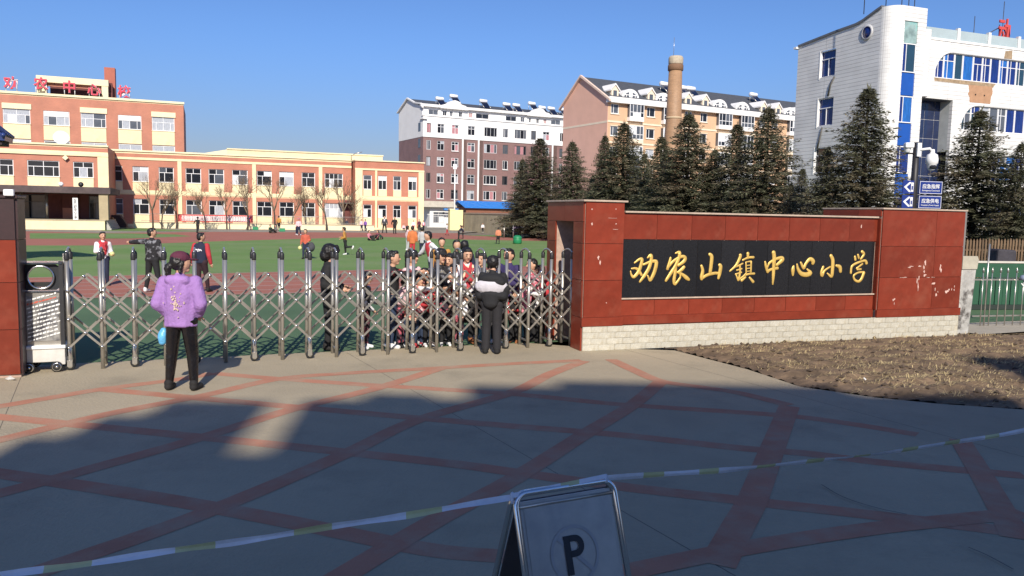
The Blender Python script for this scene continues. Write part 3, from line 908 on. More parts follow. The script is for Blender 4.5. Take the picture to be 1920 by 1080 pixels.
# end block of the wing, standing a little forward
BK = Frame(PD(666,92.8), ang=SA)
q = MB(); cols = [(681,697),(709,725),(737,752),(765,781)]; ops = []
blk = frame_thing('school_end_block', 'cream and orange end block of the school wing with four narrow window bays', 'school building', BK)
for (a,b2) in cols:
    xa, xb = round(BK.u(a),2), round(BK.u(b2),2)
    ops += [(xa,xb,4.72,6.38),(xa,xb,1.42,2.95)]
facade(q, 0, 8.22, 0, 8.0, ops, 0, .2, bands=[(6.95,7.15,1),(3.4,3.95,1),(0,.25,1)])
q.build('front_wall', [orange, cream], blk)
q = MB(); q.box(0,8.22,.22,9,0,8.0); q.build('building_core', orange, blk)
MB().box(-.08,8.32,-.14,9.05,8.0,8.13).build('parapet_cap', cream_l, blk)
MB().box(-.03,8.25,-.10,-.002,6.95,7.15).build('cornice_band', cream, blk)
MB().box(.0,8.22,-.07,-.002,3.5,3.9).build('floor_band', cream, blk)
for (a,b2) in ((.0,.83),(2.32,2.55),(7.55,8.22)): MB().box(a,b2,-.12,-.001,0,6.93).build('pilaster', cream, blk)
for (a,b2) in cols:
    xa, xb = round(BK.u(a),2), round(BK.u(b2),2)
    window(blk, xa, 4.72, round(xb-xa,2), 1.66, .08, [(.68,[1,1]),(.32,[1])], upvc, [glass_dark,glass_mid,curtain_b,glass_dark])
    window(blk, xa, 1.42, round(xb-xa,2), 1.53, .08, [(.68,[1,1]),(.32,[1])], upvc, [glass_dark,curtain_b,glass_mid,glass_dark])
    panel(blk, xa, xb, 3.92, 4.70, -.001); panel(blk, xa, xb, .1, 1.40, -.001)
tag(MB().tube([(0,0,0),(0,0,.5),(.5,-.1,.8),(1.3,-.1,1.0)], .05, 6).build('roof_bracket', steel, loc=BK.w(-.4,.4,8.02)), 'grey bracket on the roof where school wing meets its end block', 'bracket')

# entrance annex with canopy
AN = Frame(PD(205,79), ang=SA)
an = frame_thing('school_annex', 'two-storey entrance annex with dark canopy at the left of the school', 'school building', AN)
aw = [(-14.3,-11.6),(-10.4,-8.11),(-6.98,-4.26),(-3.09,-1.32)]
q = MB()
facade(q, -17, 0, 0, 7.95, [(a,b2,4.88,6.42) for a,b2 in aw], 0, .2, bands=[(7.22,7.42,1),(7.8,7.95,1)])
q.cur = 0; q.quad((0,0,0),(0,8,0),(0,8,7.95),(0,0,7.95))
q.build('front_wall', [orange, cream], an)
q = MB(); q.box(-17,-.01,.22,8,0,7.9); q.build('building_core', roofgrey, an)
MB().box(-17,.06,-.16,.4,7.95,8.10).build('parapet_cap', cream_l, an)
MB().box(-17,.03,-.14,-.001,6.98,7.24).build('cornice_band', cream, an)
MB().box(-.93,.02,-.10,-.001,0,6.98).build('corner_pilaster', cream, an)
for i,(a,b2) in enumerate(aw):
    window(an, a, 4.88, round(b2-a,2), 1.54, .08, r4 if b2-a > 2 else r3, upvc, [glass_dark,glass_dark,curtain_w,glass_dark])
    panel(an, a, b2, 3.9, 4.84, -.001)
    MB().box(a-.05,b2+.05,-.10,.08,4.84,4.88).build('sill', cream_l, an)
canopy_m = mat('weathered_canopy_fascia', (.075,.055,.055), .8, 0, .25, 1.5, dirt=(.12,.09,.08), dirt_scale=.8, dirt_lo=.5, dirt_hi=.7)
MB().box(-17,1.0,-9.0,-.15,3.22,3.79).build('canopy', canopy_m, an)
MB().box(-17,.50,-9.0,-.14,0,.82).build('platform', cream, an)
MB().box(-17,.55,-9.05,-.13,.822,.88).build('platform_edge', mat('platform_stone', (.45,.38,.26), .8), an)
for k in range(5): MB().box(.56,.56+.3*(5-k)/1.0*.28,-8.6,-1,k*.165,k*.165+.163).build('step', plaster, an)
MB().box(.05,.78,-8.8,-8.1,.883,3.218).build('canopy_column', mat('column_cream_in_shade', (.40,.33,.20), .8, 0, .1), an)  # cream column, shade under the canopy put into the darker colour
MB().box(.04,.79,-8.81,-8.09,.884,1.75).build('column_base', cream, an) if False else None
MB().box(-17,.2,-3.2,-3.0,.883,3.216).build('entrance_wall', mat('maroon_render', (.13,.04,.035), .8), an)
entr = [glass_dark, glass_mid, glass_dark]
for (a,b2) in ((-9.5,-5.0),(-1.4,-.3)):
    window(an, a, .9, round(b2-a,2), 2.2, -3.28, [(.7,[1,1,1,1] if b2-a > 2 else [1,1]),(.3,[1,1] if b2-a > 2 else [1])], mat('dark_metal_frame', (.07,.07,.075), .4, .4), entr)
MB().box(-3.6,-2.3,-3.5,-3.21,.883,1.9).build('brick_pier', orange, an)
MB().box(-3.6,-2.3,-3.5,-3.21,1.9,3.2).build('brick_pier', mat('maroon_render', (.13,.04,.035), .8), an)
for x in (-4.6,-6.6): MB().lathe([(.12,0),(.12,2.33)], 12, (x,-5.2,.883)).build('steel_column', steel, an)
sb = frame_thing('vertical_name_board', 'tall white vertical name board with black characters beside the annex entrance', 'sign', AN)
MB().box(-2.03,-1.62,-8.75,-8.70,.89,2.81).build('board', white_paint, sb)
tm = text_mesh('劝', .30, .004, .004, mt=black_plastic)
for i, ch in enumerate('劝农山镇中心小学'):
    me = text_mesh(ch, .24, .004, .004, 'character', black_plastic)
    put('character', me, sb, (-1.825,-8.756,2.56-i*.225))
for x, m_, r in ((-2.9,white_plastic,.20),(-.62,white_plastic,.0),(-1.35,black_plastic,.22)):
    if r:
        o = MB().lathe([(0,-.03),(r,-.03),(r*.6,.05),(0,.08)], 16, axis='y').build('canopy_dish', m_, loc=AN.w(x,-8.6,3.79+r), rz=SA)
        tag(o, ('white' if m_ is white_plastic else 'black')+' round dish standing on the edge of the annex canopy', 'dish')
wl_ = frame_thing('wall_floodlight', 'small cream floodlight between the annex windows under the cornice', 'lamp', AN)
q = MB(); q.prism([(-3.95,6.75),(-3.68,6.5),(-3.42,6.75),(-3.68,7.0)], -.35, -.15, 'y'); q.build('lamp_head', cream_l, wl_, fix=True)
MB().box(-3.72,-3.64,-.15,-.002,6.45,6.6).build('bracket', steel, wl_)
ds = frame_thing('satellite_dish', 'large white satellite dish on the annex roof', 'satellite dish', AN)
cx, cy = AN.u(112), 2.0
q = MB(); q.lathe([(0,0),(.3,-.03),(.55,-.12),(.72,-.24)], 20, (0,0,0), 'y', cap=False)
o = q.build('dish', white_plastic, ds, (cx,cy,8.75)); o.rotation_euler = (R_(-20),0,R_(10))
MB().tube([(cx,cy+.1,8.1),(cx,cy+.1,8.75)], .05, 8).build('mast', steel, ds)
MB().tube([(cx,cy,8.75),(cx+.1,cy-.7,9.1)], .02, 6).build('feed_arm', steel, ds)

# four-storey main building with rooftop characters
MN = Frame(PD(344,101), ang=SA)
mn = frame_thing('school_main_building', 'four-storey orange brick school building with cream window bays', 'school building', MN)
mw = [(-25.5,-22.4,0),(-19.4,-16.6,0),(-15.25,-12.5,1),(-11.3,-8.57,0),(-7.25,-4.65,1),(-3.45,-.87,0)]
ops = []
for a,b2,k in mw: ops += [(a,b2,11.65,13.35),(a,b2,8.1,9.85)]
q = MB()
facade(q, -30, .22, 0, 15.1, ops, 0, .22, bands=[(14.95,15.1,1)])
q.cur = 0; q.quad((.22,0,0),(.22,12,0),(.22,12,15.1),(.22,0,15.1))
q.build('front_wall', [orange, cream], mn)
MB().box(-30,.2,.24,12,0,15.05).build('building_core', roofgrey, mn)
MB().box(-30,.32,-.16,.3,15.1,15.36).build('parapet_cap', cream_l, mn)
for i,(a,b2,k) in enumerate(mw):
    for z0 in (11.65,8.1):
        window(mn, a, z0, round(b2-a,2), 1.7, .06, [(.62,[.5,1,1,.5]),(.38,[1,1])], upvc, [curtain_w,glass_mid,curtain_w,curtain_b] if i in (0,1,5) else [glass_mid,curtain_w,glass_mid])
        panel(mn, a, b2, z0-1.75 if z0 > 9 else z0-1.6, z0-.05, -.001)
        MB().box(a-.06,b2+.06,-.12,.06,z0-.05,z0).build('sill', cream_l, mn)
    if k == 0: panel(mn, a-.05, b2+.15, 13.36, 13.98, -.001, cream_l, 'lintel_panel', .1)
    else: panel(mn, a+.1, b2-.1, 12.7, 13.3, .055, upvc, 'white_head_panel', .03)
# rooftop frame
q = MB(); q.box(-15.9,-14.9,.5,1.3,15.36,16.75); q.box(-9.0,-8.3,.5,1.3,15.36,16.75); q.box(-15.95,-8.25,.45,1.35,16.75,17.5)
q.build('rooftop_portal', cream_l, mn)
MB().box(-14.9,-9.0,.9,1.1,16.35,16.75).build('portal_beam', orange, mn)
MB().box(-14.9,-9.0,3.0,3.2,15.2,16.6).build('machine_room_wall', mat('maroon_render', (.13,.04,.035), .8), mn)
MB().box(-8.85,-7.65,2.2,3.4,15.1,19.3).build('chimney_stack', mat('chimney_render', (.40,.125,.085), .8, 0, .06), mn)
q = MB(); q.prism([(1.36,15.36),(4.5,15.36),(4.5,16.0),(1.36,17.3)], -8.24, -7.9, 'x'); q.build('portal_brace', mat('maroon_render', (.13,.04,.035), .8), mn, fix=True)
rs = frame_thing('rooftop_school_sign', 'five big red characters on white frames standing along the school roof edge', 'sign', MN)
red_sign = mat('red_sign_face', (.62,.035,.07), .45, 0, .08, 2)
pink_edge = mat('white_sign_edge', (.75,.66,.68), .5)
for ch, px0, px1, zb in (('劝',16,44,15.75),('农',74,96,15.9),('中',127,148,15.75),('心',168,198,15.6),('校',226,251,15.62)):
    u = MN.u((px0+px1)/2)
    put('character', text_mesh(ch, 1.5, .05, .028, 'character', red_sign), rs, (u,-.25,zb))
    put('character_backing', text_mesh(ch, 1.5, .03, .055, 'character_backing', pink_edge), rs, (u,-.10,zb))
    for dx in (-.55,.55):
        MB().tube([(u+dx,-.06,15.36),(u+dx,-.06,zb+.5)], .05, 6).build('sign_post', white_paint, rs)

# low wall, railing and banner in front of the wing
lw = frame_thing('planter_wall', 'long low cream wall along the foot of the school wing', 'wall', WG)
MB().box(2.8,27.2,-6.6,-6.3,0,.55).build('wall_body', cream_l, lw)
MB().box(2.7,27.3,-6.65,-6.25,.552,.62).build('wall_cap', mat('low_wall_cap', (.45,.37,.27), .8), lw)
rl = frame_thing('yard_railing', 'thin grey railing along the low wall before the school wing', 'railing', WG)
q = MB()
for z in (.75,1.45): q.box(3.5,26.5,-6.47,-6.44,z,z+.04)
q.build('rail', steel, rl)
q = MB()
for k in range(180): q.box(3.5+k*.127,3.512+k*.127,-6.462,-6.448,.62,1.44)
q.build('baluster', steel, rl, kind='stuff')
bn = frame_thing('red_banner', 'long red banner with white characters tied to the railing before the school wing', 'banner', WG)
x0, x1 = WG.u(333,-6.6), WG.u(474,-6.6)
q = MB(); n = 40
for k in range(n):
    a, b2 = x0+(x1-x0)*k/n, x0+(x1-x0)*(k+1)/n
    w = lambda t: -6.56+.03*math.sin(t*3.1)
    q.quad((a,w(a),.72),(b2,w(b2),.72),(b2,w(b2),1.45),(a,w(a),1.45))
q.build('cloth', mat('red_banner_cloth', (.62,.10,.09), .8, 0, .1, 2), bn)
rngb = random.Random(2)
for k in range(26):
    xc = x0+.5+k*(x1-x0-.9)/26
    q = MB()
    for s_ in range(4):
        zz = .84+s_*.14; q.box(xc-.15,xc+.10+rngb.uniform(-.05,.05),-6.63,-6.615,zz,zz+.055)
    q.box(xc-.05,xc+.0,-6.634,-6.631,.82,1.34); q.box(xc+.06+rngb.uniform(-.04,.04),xc+.11,-6.638,-6.635,.86,1.3)
    q.build('banner_mark', white_paint, bn)
rp = frame_thing('ramp_cheek', 'sloping ramp side with shade in its dark colour, between the annex steps and the wing', 'ramp', WG)
q = MB(); x0 = WG.u(207,-5); x1 = WG.u(236,-5)
q.prism([(x0,0),(x1,0),(x1,.35),(x1-.55,1.25),(x0,1.25)], -5.2, -3.5, 'y'); q.build('ramp_side', mat('ramp_shade_brown', (.075,.045,.04), .9), rp, fix=True)  # wedge of shadow at the ramp put into its dark brown
ob = thing('orange_bin', 'orange litter drum standing before the dark ramp at the annex corner', 'bin', PD(210,77.5))
MB().lathe([(.26,0),(.28,.1),(.28,.75),(.2,.85),(.1,1.05),(0,1.08)], 14).build('drum', mat('orange_plastic', (.50,.22,.06), .5), ob)

# ------------------------------------------------------------------ cream gate pier, boundary wall, sheds beyond the field
bwall = Frame(PD(870,99), PD(1040,73))
bw = frame_thing('boundary_wall', 'beige boundary wall behind the far end of the field', 'wall', bwall)
BL = (PD(1040,73)-PD(870,99)).length+14
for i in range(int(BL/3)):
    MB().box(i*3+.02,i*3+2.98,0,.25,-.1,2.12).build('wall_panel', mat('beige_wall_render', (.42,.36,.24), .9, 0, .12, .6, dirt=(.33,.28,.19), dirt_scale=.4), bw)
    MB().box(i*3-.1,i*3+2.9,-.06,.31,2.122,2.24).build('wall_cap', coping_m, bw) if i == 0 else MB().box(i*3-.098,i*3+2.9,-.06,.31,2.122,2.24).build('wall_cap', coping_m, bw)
gp = thing('cream_gate_pier', 'broad bright cream gate pier at the left end of the beige boundary wall', 'pier', PD(856,100), SA)
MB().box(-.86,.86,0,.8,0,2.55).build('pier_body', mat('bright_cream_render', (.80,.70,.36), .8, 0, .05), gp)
MB().box(-.92,-.2,-.05,.85,2.552,2.7).build('pier_cap', cream_l, gp)
gt = thing('rear_yard_gate', 'white barred yard gate between the end block and the cream pier', 'gate', PD(801,103), R_(8))
q = MB(); wgt = 3.0
q.box(0,wgt,0,.05,1.9,1.96); q.box(0,wgt,0,.05,.25,.31)
q.build('gate_rail', white_paint, gt)
for k in range(15): put('gate_bar', CP.setdefault('gb', MB().box(0,.03,.01,.04,.311,1.899).mesh('gate_bar', upvc_grey)), gt, (.1+k*.2,0,0))
shop = thing('white_shop', 'low white shop front seen through the rear yard gate', 'shop', PD(806,121), R_(22))
MB().box(0,5.6,0,5,0,3.0).build('shop_wall', white_paint, shop)
MB().box(-1.2,11,-.9,5,3.0,3.9).build('shop_roof', mat('pale_sheet_roof', (.50,.46,.38), .7), shop)
MB().box(1.8,8.9,-1.6,-.91,2.55,2.85).build('awning', mat('blue_awning', (.06,.22,.55), .5), shop)
window(shop, .5, .6, 1.8, 1.7, -.06, [(.6,[1,1]),(.4,[1,1])], upvc_grey, [glass_mid, curtain_b]); window(shop, 2.9, .6, 1.5, 1.7, -.06, [(1,[1,1])], upvc_grey, [glass_mid, curtain_b])
shed = thing('blue_roofed_shed', 'brown shed with bright blue sheet roof above the beige wall', 'shed', PD(874,118), R_(24))
MB().box(0,22,0,6,0,3.1).build('shed_wall', mat('rust_brown_wall', (.22,.09,.055), .9, 0, .2, 1), shed)
q = MB(); q.prism([(-.5,2.95),(3,3.95),(6.4,2.95),(6.4,3.0),(3,4.05),(-.5,3.05)], -.4, 22.4, 'x'); q.build('shed_roof', mat('blue_sheet_roof', (.02,.20,.62), .45, 0, .06, 1), shed, fix=True)
sl2 = thing('street_lamp', 'thin white lamp pole in front of the brown apartment block', 'lamp post', PD(852,112))
MB().tube([(0,0,0),(0,0,4),(0,0,8.6)], [.13,.10,.07], 8).build('pole', white_paint, sl2)
MB().box(-.25,.25,-.12,.12,8.3,9.0).build('lamp_head', white_plastic, sl2)

# ------------------------------------------------------------------ white and brown apartment block
brown = mat_brick('brown_tile_facing', (.235,.135,.125), (.28,.18,.17), .30, .10, .008, var=.05, bump=.1)
white_r = mat('white_render', (.80,.79,.77), .8, 0, .05, .5)
AF = Frame((-16.66,145.0), ang=R_(27.63))
ab = frame_thing('brown_and_white_apartments', 'apartment block with brown lower storeys and white upper storeys, solar heaters on its roof', 'apartment building', AF)
aw_ = [(.66,1.5),(2.75,4.15),(5.6,7.0),(8.85,10.35),(12.25,14.95),(16.2,17.35),(18.7,21.3),(22.3,23.4),(24.95,26.45),(28.8,30.0),(31.5,34.1),(35.2,36.4)]
ops = []
for f in range(6):
    z0 = 1.8+2.95*f if f < 5 else 16.65
    for a,b2 in aw_: ops.append((a,b2,z0,z0+1.7))
att = [(1.2,3.1,0),(4.0,4.8,0),(5.4,6.0,0),(7.2,7.9,0),(9.2,10.0,1),(10.7,13.4,0),(17.0,19.3,0),(20.2,21.1,0),(22.0,22.5,0),(23.7,24.3,0),(25.3,26.0,1),(27.0,29.2,0)]
q = MB(); facade(q, 0, 40, 0, 15.9, [o for o in ops if o[3] < 15.9], 0, .2); q.build('brown_wall', brown, ab)
q = MB(); facade(q, 0, 40, 15.9, 19.6, [o for o in ops if o[2] > 15.9], -.06, .26); q.build('white_wall', white_r, ab)
q = MB(); facade(q, 0, 40, 19.75, 21.3, [(a,b2,19.95,20.85) for a,b2,k in att], .5, .25); q.build('attic_wall', white_r, ab)
q = MB(); q.box(.01,40,.22,13,0,19.7); q.box(.2,40,.76,12.6,19.7,21.2); q.build('building_core', dark_in, ab)
MB().box(-.2,40.2,-.22,.6,19.6,19.75).build('terrace_ledge', white_r, ab)
MB().box(-.1,40.1,-.14,-.061,15.85,16.1).build('string_course', white_r, ab)
MB().box(-.35,40.2,-.15,.9,21.3,21.75).build('eave_band', white_r, ab)
q = MB(); q.quad((-.01,13,0),(-.01,0,0),(-.01,0,15.9),(-.01,13,15.9)); q.build('brown_side_wall', brown, ab)
q = MB(); q.prism([(0,15.9),(13.1,15.9),(13.1,21.4),(7.8,23.4),(4.0,22.3),(1.0,21.3),(0,19.6)], -.05, .0, 'x'); q.build('white_gable_wall', white_r, ab, fix=True)
rfm = mat('dark_tile_roof', (.07,.075,.085), .7, 0, .15, 2, bump=.2)
q = MB(); q.prism([(.4,21.76),(7.8,23.5),(13.6,21.76),(13.6,21.4),(.4,21.4)], .0, 40, 'x'); q.build('roof', rfm, ab, fix=True)
q = MB(); q.prism([(-.2,21.2),(.5,21.9),(4,22.5),(7.8,23.7),(13.4,21.5),(13.4,21.3),(7.8,23.45),(4,22.25),(.5,21.65),(-.2,21.0)], -.4, -.051, 'x'); q.build('gable_trim', white_r, ab, fix=True)
for cx in (6.1,24.0):
    pts = [(cx-2.7,21.2),(cx+2.7,21.2),(cx+2.2,21.9),(cx+1.3,22.1),(cx+.8,22.6),(cx,22.8),(cx-.8,22.6),(cx-1.3,22.1),(cx-2.2,21.9)]
    q = MB(); q.prism(pts, -.3, 1.5, 'y'); q.build('curved_gable', white_r, ab, fix=True)
random.seed(31)
PA = [glass_dark, glass_dark, glass_mid, curtain_w, glass_dark, glass_mid]
for f in range(6):
    z0 = 1.8+2.95*f if f < 5 else 16.65
    for a,b2 in aw_:
        wd = b2-a
        window(ab, a, z0, round(wd,2), 1.7, .06, [(1,[.5,1])] if wd < 1.2 else ([(.72,[1,1]),(.28,[1,1])] if wd < 2 else [(1,[.6,1,1,.6])]), random.choice([upvc,upvc_grey,mat('dark_window_frame', (.12,.11,.11), .5)]), PA*2+[curtain_p], fw=.09, split=wd > 1.3)
        if f < 5 and random.random() < .5:
            MB().box(a-.05,b2+.05,-.16,-.002,z0-.12,z0-.04).build('sill', white_r, ab)
for a,b2,k in att:
    window(ab, a, 19.95, round(b2-a,2), .9, .6, [(1,[1,1])], upvc_grey, [mat('pink_attic_shutter', (.45,.27,.26), .7)] if k else [glass_mid,glass_dark], fw=.07, split=False)
for px in (865,894.5,1032):
    u = AF.u(px); MB().box(u-.14,u+.14,-.30,-.07,0,15.84).build('downpipe', white_r, ab)
for u0_, u1_ in ((7.8,8.6),(11.0,12.0),(27.0,28.2)):
    MB().box(u0_,u1_,-.05,-.001,0,15.84).build('recess_shade_strip', mat('brown_recess_shade', (.13,.08,.07), .8), ab)  # dark strips stand in for the shading of wall recesses
for z in (16.9,14.0,11.05):                                    # side windows
    MB().box(-.06,-.02,1.2,2.4,z,z+1.6).build('side_window', glass_mid, ab)
q = MB(); q.box(-.3,.6,-.5,1.2,19.0,19.12); q.build('corner_balcony', white_r, ab)
# solar water heaters
tank_m = mat('white_tank', (.82,.82,.84), .3); tube_m = mat('vacuum_tubes', (.010,.014,.035), .15, 0, .3, 3, stretch=(12,1,1))
def heater(loc, rz, label, group, s=1.0, first=[None]):
    if first[0] is None:
        t = thing('solar_water_heater', label, 'solar heater', loc, rz, group)
        q = MB(); q.lathe([(0,-.70),(.26,-.70),(.30,-.66),(.30,.66),(.26,.70),(0,.70)], 14, (0,.55,1.35), 'x'); q.build('tank', tank_m, t)
        q = MB()
        q.add([(-.62,-.8,.1),(.62,-.8,.1),(.62,.45,1.25),(-.62,.45,1.25),(-.62,-.75,.05),(.62,-.75,.05),(.62,.5,1.2),(-.62,.5,1.2)], [(0,1,2,3),(7,6,5,4),(0,4,5,1),(1,5,6,2),(2,6,7,3),(3,7,4,0)])
        q.build('tube_bank', tube_m, t)
        q = MB()
        for x in (-.67,.67):
            q.tube([(x,-.8,.05),(x,.5,1.25)], .035, 6); q.tube([(x,.6,0),(x,.55,1.15)], .03, 6); q.tube([(x,-.8,.03),(x,.6,.03)], .03, 6)
        q.build('stand', steel, t)
        t.scale = (s,s,s)
        first[0] = t; return t
    t = copy_tree(first[0]); t.location = loc; t.rotation_euler = (0,0,rz); t['label'] = label; t['group'] = group; t.scale = (s,s,s)
    return t
pos = [('first solar heater from the left on the brown and white block',825,21.9),('second solar heater, above the first curved white gable',851,22.6),('lone solar heater at the middle of the white roof',906,22.2),
       ('left heater of the pair on the white roof',949,22.0),('right heater of the pair on the white roof',967,22.0),('solar heater above the second curved white gable',996,22.6),
       ('solar heater just right of the second curved gable',1015,22.0),('second heater right of the second curved gable',1032,22.0),('solar heater at the far right end of the white roof beside the pink block',1053,22.0)]
for lab, px, z in pos:
    u = AF.u(px, 2.0); heater(AF.w(u,2.0,z-.15), AF.a+.15, lab, 'solar heaters on the brown and white block', 1.12)

# ------------------------------------------------------------------ pink apartment block
pink_r = mat('peach_render', (.62,.40,.25), .85, 0, .06, .5)
pink_s = mat('sun_lifted_side_render', (.74,.44,.33), .85, 0, .06, .4)  # side colour raised to stand in for more sun on it
peachw = mat('pale_peach_trim', (.78,.66,.50), .8, 0, .05, 1)
PK = Frame((13.366,116.0), ang=R_(28.38))
pk = frame_thing('pink_apartments', 'peach coloured apartment block with white bay windows and dormers in a dark roof', 'apartment building', PK)
pw = [(.5,1.9,0),(3.4,6.0,1),(7.0,8.55,0),(9.7,12.3,1),(14.3,15.7,0),(17.4,18.8,0),(20.6,23.4,1),(25.3,28.1,1),(29.8,31.2,0),(32.6,34,0),(36.1,38.9,1)]
ops = []
for f in range(6):
    z0 = 1.9+2.98*f if f < 5 else 17.0
    for a,b2,k in pw:
        if not k: ops.append((a,b2,z0,z0+1.4))
q = MB(); facade(q, 0, 46, 0, 18.6, ops, 0, .2); q.build('front_wall', pink_r, pk)
MB().box(0,46,.22,11.8,0,18.6).build('building_core', dark_in, pk)
q = MB(); q.prism([(0,0),(12.1,0),(12.1,19.3),(7.0,23.0),(0,19.0)], -.06, -.0, 'x'); q.build('gable_wall', pink_s, pk, fix=True)
MB().box(-.08,-.061,-.02,12.1,15.65,15.95).build('side_string_course', peachw, pk)
for z in (15.85,12.9,9.9):
    MB().box(0,46,-.08,-.001,z-.12,z+.12).build('string_course', peachw, pk)
MB().box(-.3,46.3,-.75,.1,18.5,19.3).build('eave_band', white_r, pk)
q = MB(); q.prism([(-.3,19.32),(7.0,23.1),(12.5,19.32)], 0, 46, 'x'); q.build('roof', rfm, pk, fix=True)
q = MB(); q.prism([(-.9,18.9),(7.0,23.35),(12.9,19.0),(12.9,18.7),(7.0,23.02),(-.9,18.6)], -.45, -.08, 'x'); q.build('gable_trim', mat('pink_trim', (.72,.55,.45), .8), pk, fix=True)
random.seed(41)
for f in range(6):
    z0 = 1.9+2.98*f if f < 5 else 17.0
    for a,b2,k in pw:
        if k:
            bz = z0-.35
            q = MB(); q.box(a,b2,-.7,-.001,bz-.55,bz); q.build('bay_apron', peachw if f < 5 else white_r, pk); MB().box(a,b2,-.7,-.001,bz+2.0,bz+2.12).build('bay_head', peachw if f < 5 else white_r, pk)
            q = MB(); q.box(a+.05,b2-.05,-.6,-.002,bz+.001,bz+1.999); q.build('bay_interior', glass_mid, pk)
            window(pk, a, bz+.002, round(b2-a,2), 1.99, -.68, [(.35,[1,1.3,1.3,1]),(.65,[1,1.3,1.3,1])], upvc, [glass_dark,glass_mid,curtain_b], fw=.10, split=True)
        else:
            window(pk, a, z0, round(b2-a,2), 1.4, .05, [(1,[.5,1])], upvc, PA, fw=.10, split=False)
            MB().box(a-.1,b2+.1,-.10,-.001,z0+1.4,z0+1.5).build('lintel', peachw, pk)
            MB().box(a-.1,b2+.1,-.12,-.001,z0-.12,z0-.02).build('sill', peachw, pk)
dn_s = MB(); dn_s.prism([(-.62,0),(.62,0),(.62,1.05),(0,1.75),(-.62,1.05)], 0, 3.0, 'y'); dn_s = dn_s
dmesh = dn_s.mesh('dormer', peachw)
q = MB(); q.prism([(-.85,.95),(0,1.85),(.85,.95),(.85,1.15),(0,2.08),(-.85,1.15)], -.15, 3.2, 'y'); droof = q.mesh('dormer_roof', white_r)
dwin = MB().box(-.32,.32,-.03,-.001,.2,1.05).mesh('dormer_window', glass_mid)
arc = [(1.55*math.cos(t*math.pi/10), .15+1.35*math.sin(t*math.pi/10)) for t in range(11)]
q = MB(); q.prism([(-1.55,0)]+[( 1.55,0)]+arc[0:], 0, 3.2, 'y'); amesh = q.mesh('arched_dormer', white_r)
arc2 = [(1.15*math.cos(t*math.pi/10), .3+.75*math.sin(t*math.pi/10)) for t in range(11)]
q = MB(); q.prism([(-1.15,.12),(1.15,.12)]+arc2, -.03, -.001, 'y'); awin = q.mesh('dormer_window', glass_mid)
q = MB(); q.box(-.30,.30,-.06,-.031,.1,1.38); q.box(-1.2,-.301,-.06,-.031,.55,.66); q.box(.301,1.2,-.06,-.031,.55,.66); q.box(-.85,-.75,-.062,-.032,.1,.549); q.box(.75,.85,-.062,-.032,.1,.549); aframe = q.mesh('window_frame', white_r)
for px, k in ((1146,0),(1175,1),(1213,0),(1236,1),(1282,0),(1314,0),(1341,1),(1383,1),(1422,0),(1449,0),(1472,1),(1500,0)):
    u = PK.u(px, .3)
    if k == 0:
        d = put('dormer', dmesh, pk, (u,.3,19.32)); put('dormer_roof', droof, d); put('dormer_window', dwin, d)
    else:
        d = put('arched_dormer', amesh, pk, (u,.3,19.32)); put('dormer_window', awin, d); put('window_frame', aframe, d)
for lab, px, z, s_ in (('solar heater half hidden behind the brick chimney, left side',1242,21.9,1.2),('solar heater just right of the brick chimney on the pink block',1276,21.7,1.2),('second heater right of the brick chimney on the pink block',1291,21.7,1.2),
                     ('single solar heater toward the right of the pink block roof',1407,22.0,1.15)):
    u = PK.u(px, 4.0); heater(PK.w(u,4.0,z-.5), PK.a+.1, lab, 'solar heaters on the pink block', s_*1.0)

# brick boiler chimney
ch = thing('boiler_chimney', 'tall round tan brick chimney with lightning rod before the pink block', 'chimney', PD(1256,100))
ch_m = mat_brick('tan_chimney_brick', (.38,.22,.115), (.30,.20,.13), .25, .08, .010, var=.12, bump=.25)
MB().lathe([(1.55,0),(1.28,8),(.98,14),(.82,20.2)], 28).build('shaft', ch_m, ch)
MB().lathe([(.83,20.2),(.95,20.3),(.95,20.9),(.86,21.0)], 28).build('collar', mat('dark_chimney_brick', (.20,.11,.06), .8, 0, .15, 5), ch)
MB().lathe([(.86,21.001),(.90,21.1),(.90,21.8),(.78,22.0),(.6,22.0),(.6,21.2)], 28).build('crown', mat('pale_chimney_top', (.45,.38,.28), .85, 0, .2, 4), ch)
MB().tube([(-.3,0,21.9),(-.3,0,24.3)], .03, 5).build('lightning_rod', steel, ch)
MB().lathe([(1.0,14.35),(1.0,14.6)], 28).build('iron_band', mat('pale_band', (.5,.38,.24), .7), ch)

# ------------------------------------------------------------------ white tiled office building on the right
tile_h = mat_brick('white_strip_tile', (.78,.77,.74), (.50,.49,.47), 6.0, .26, .022, rough=.35, off=0, var=.02, bump=.25)
tile_g = mat_brick('white_square_tile', (.80,.79,.76), (.58,.56,.53), .24, .24, .012, rough=.35, off=0, var=.02, bump=.25)
OF = Frame((24.509,53.0), ang=R_(20.5))
of = frame_thing('white_office_building', 'white tiled office building with corner tower and blue windows at right', 'office building', OF)
rc = .95
# tower: rounded front-left corner
q = MB(); H1 = 16.3
q.cur = 0
strip = [(1.05,2.2)]
facade(q, rc, 2.95, 0, H1, [(1.05,2.2,0.4,15.35)], 0, .12)
q.cur = 1
n = 10; q.smooth = True
for k in range(n):
    t0, t1 = math.pi/2*k/n, math.pi/2*(k+1)/n
    def cp(t): return (rc-rc*math.sin(t), rc-rc*math.cos(t))
    a, b2 = cp(t0), cp(t1)
    q.quad((b2[0],b2[1],0),(a[0],a[1],0),(a[0],a[1],H1),(b2[0],b2[1],H1))
q.smooth = False
q.cur = 0
q.quad((2.95,0,0),(2.95,3.0,0),(2.95,3.0,H1),(2.95,0,H1))
q.build('tower_wall', [tile_h, tile_g], of)
MB().box(rc,2.9,.02,2.9,H1-.05,H1+.0).build('tower_cap', white_r, of)
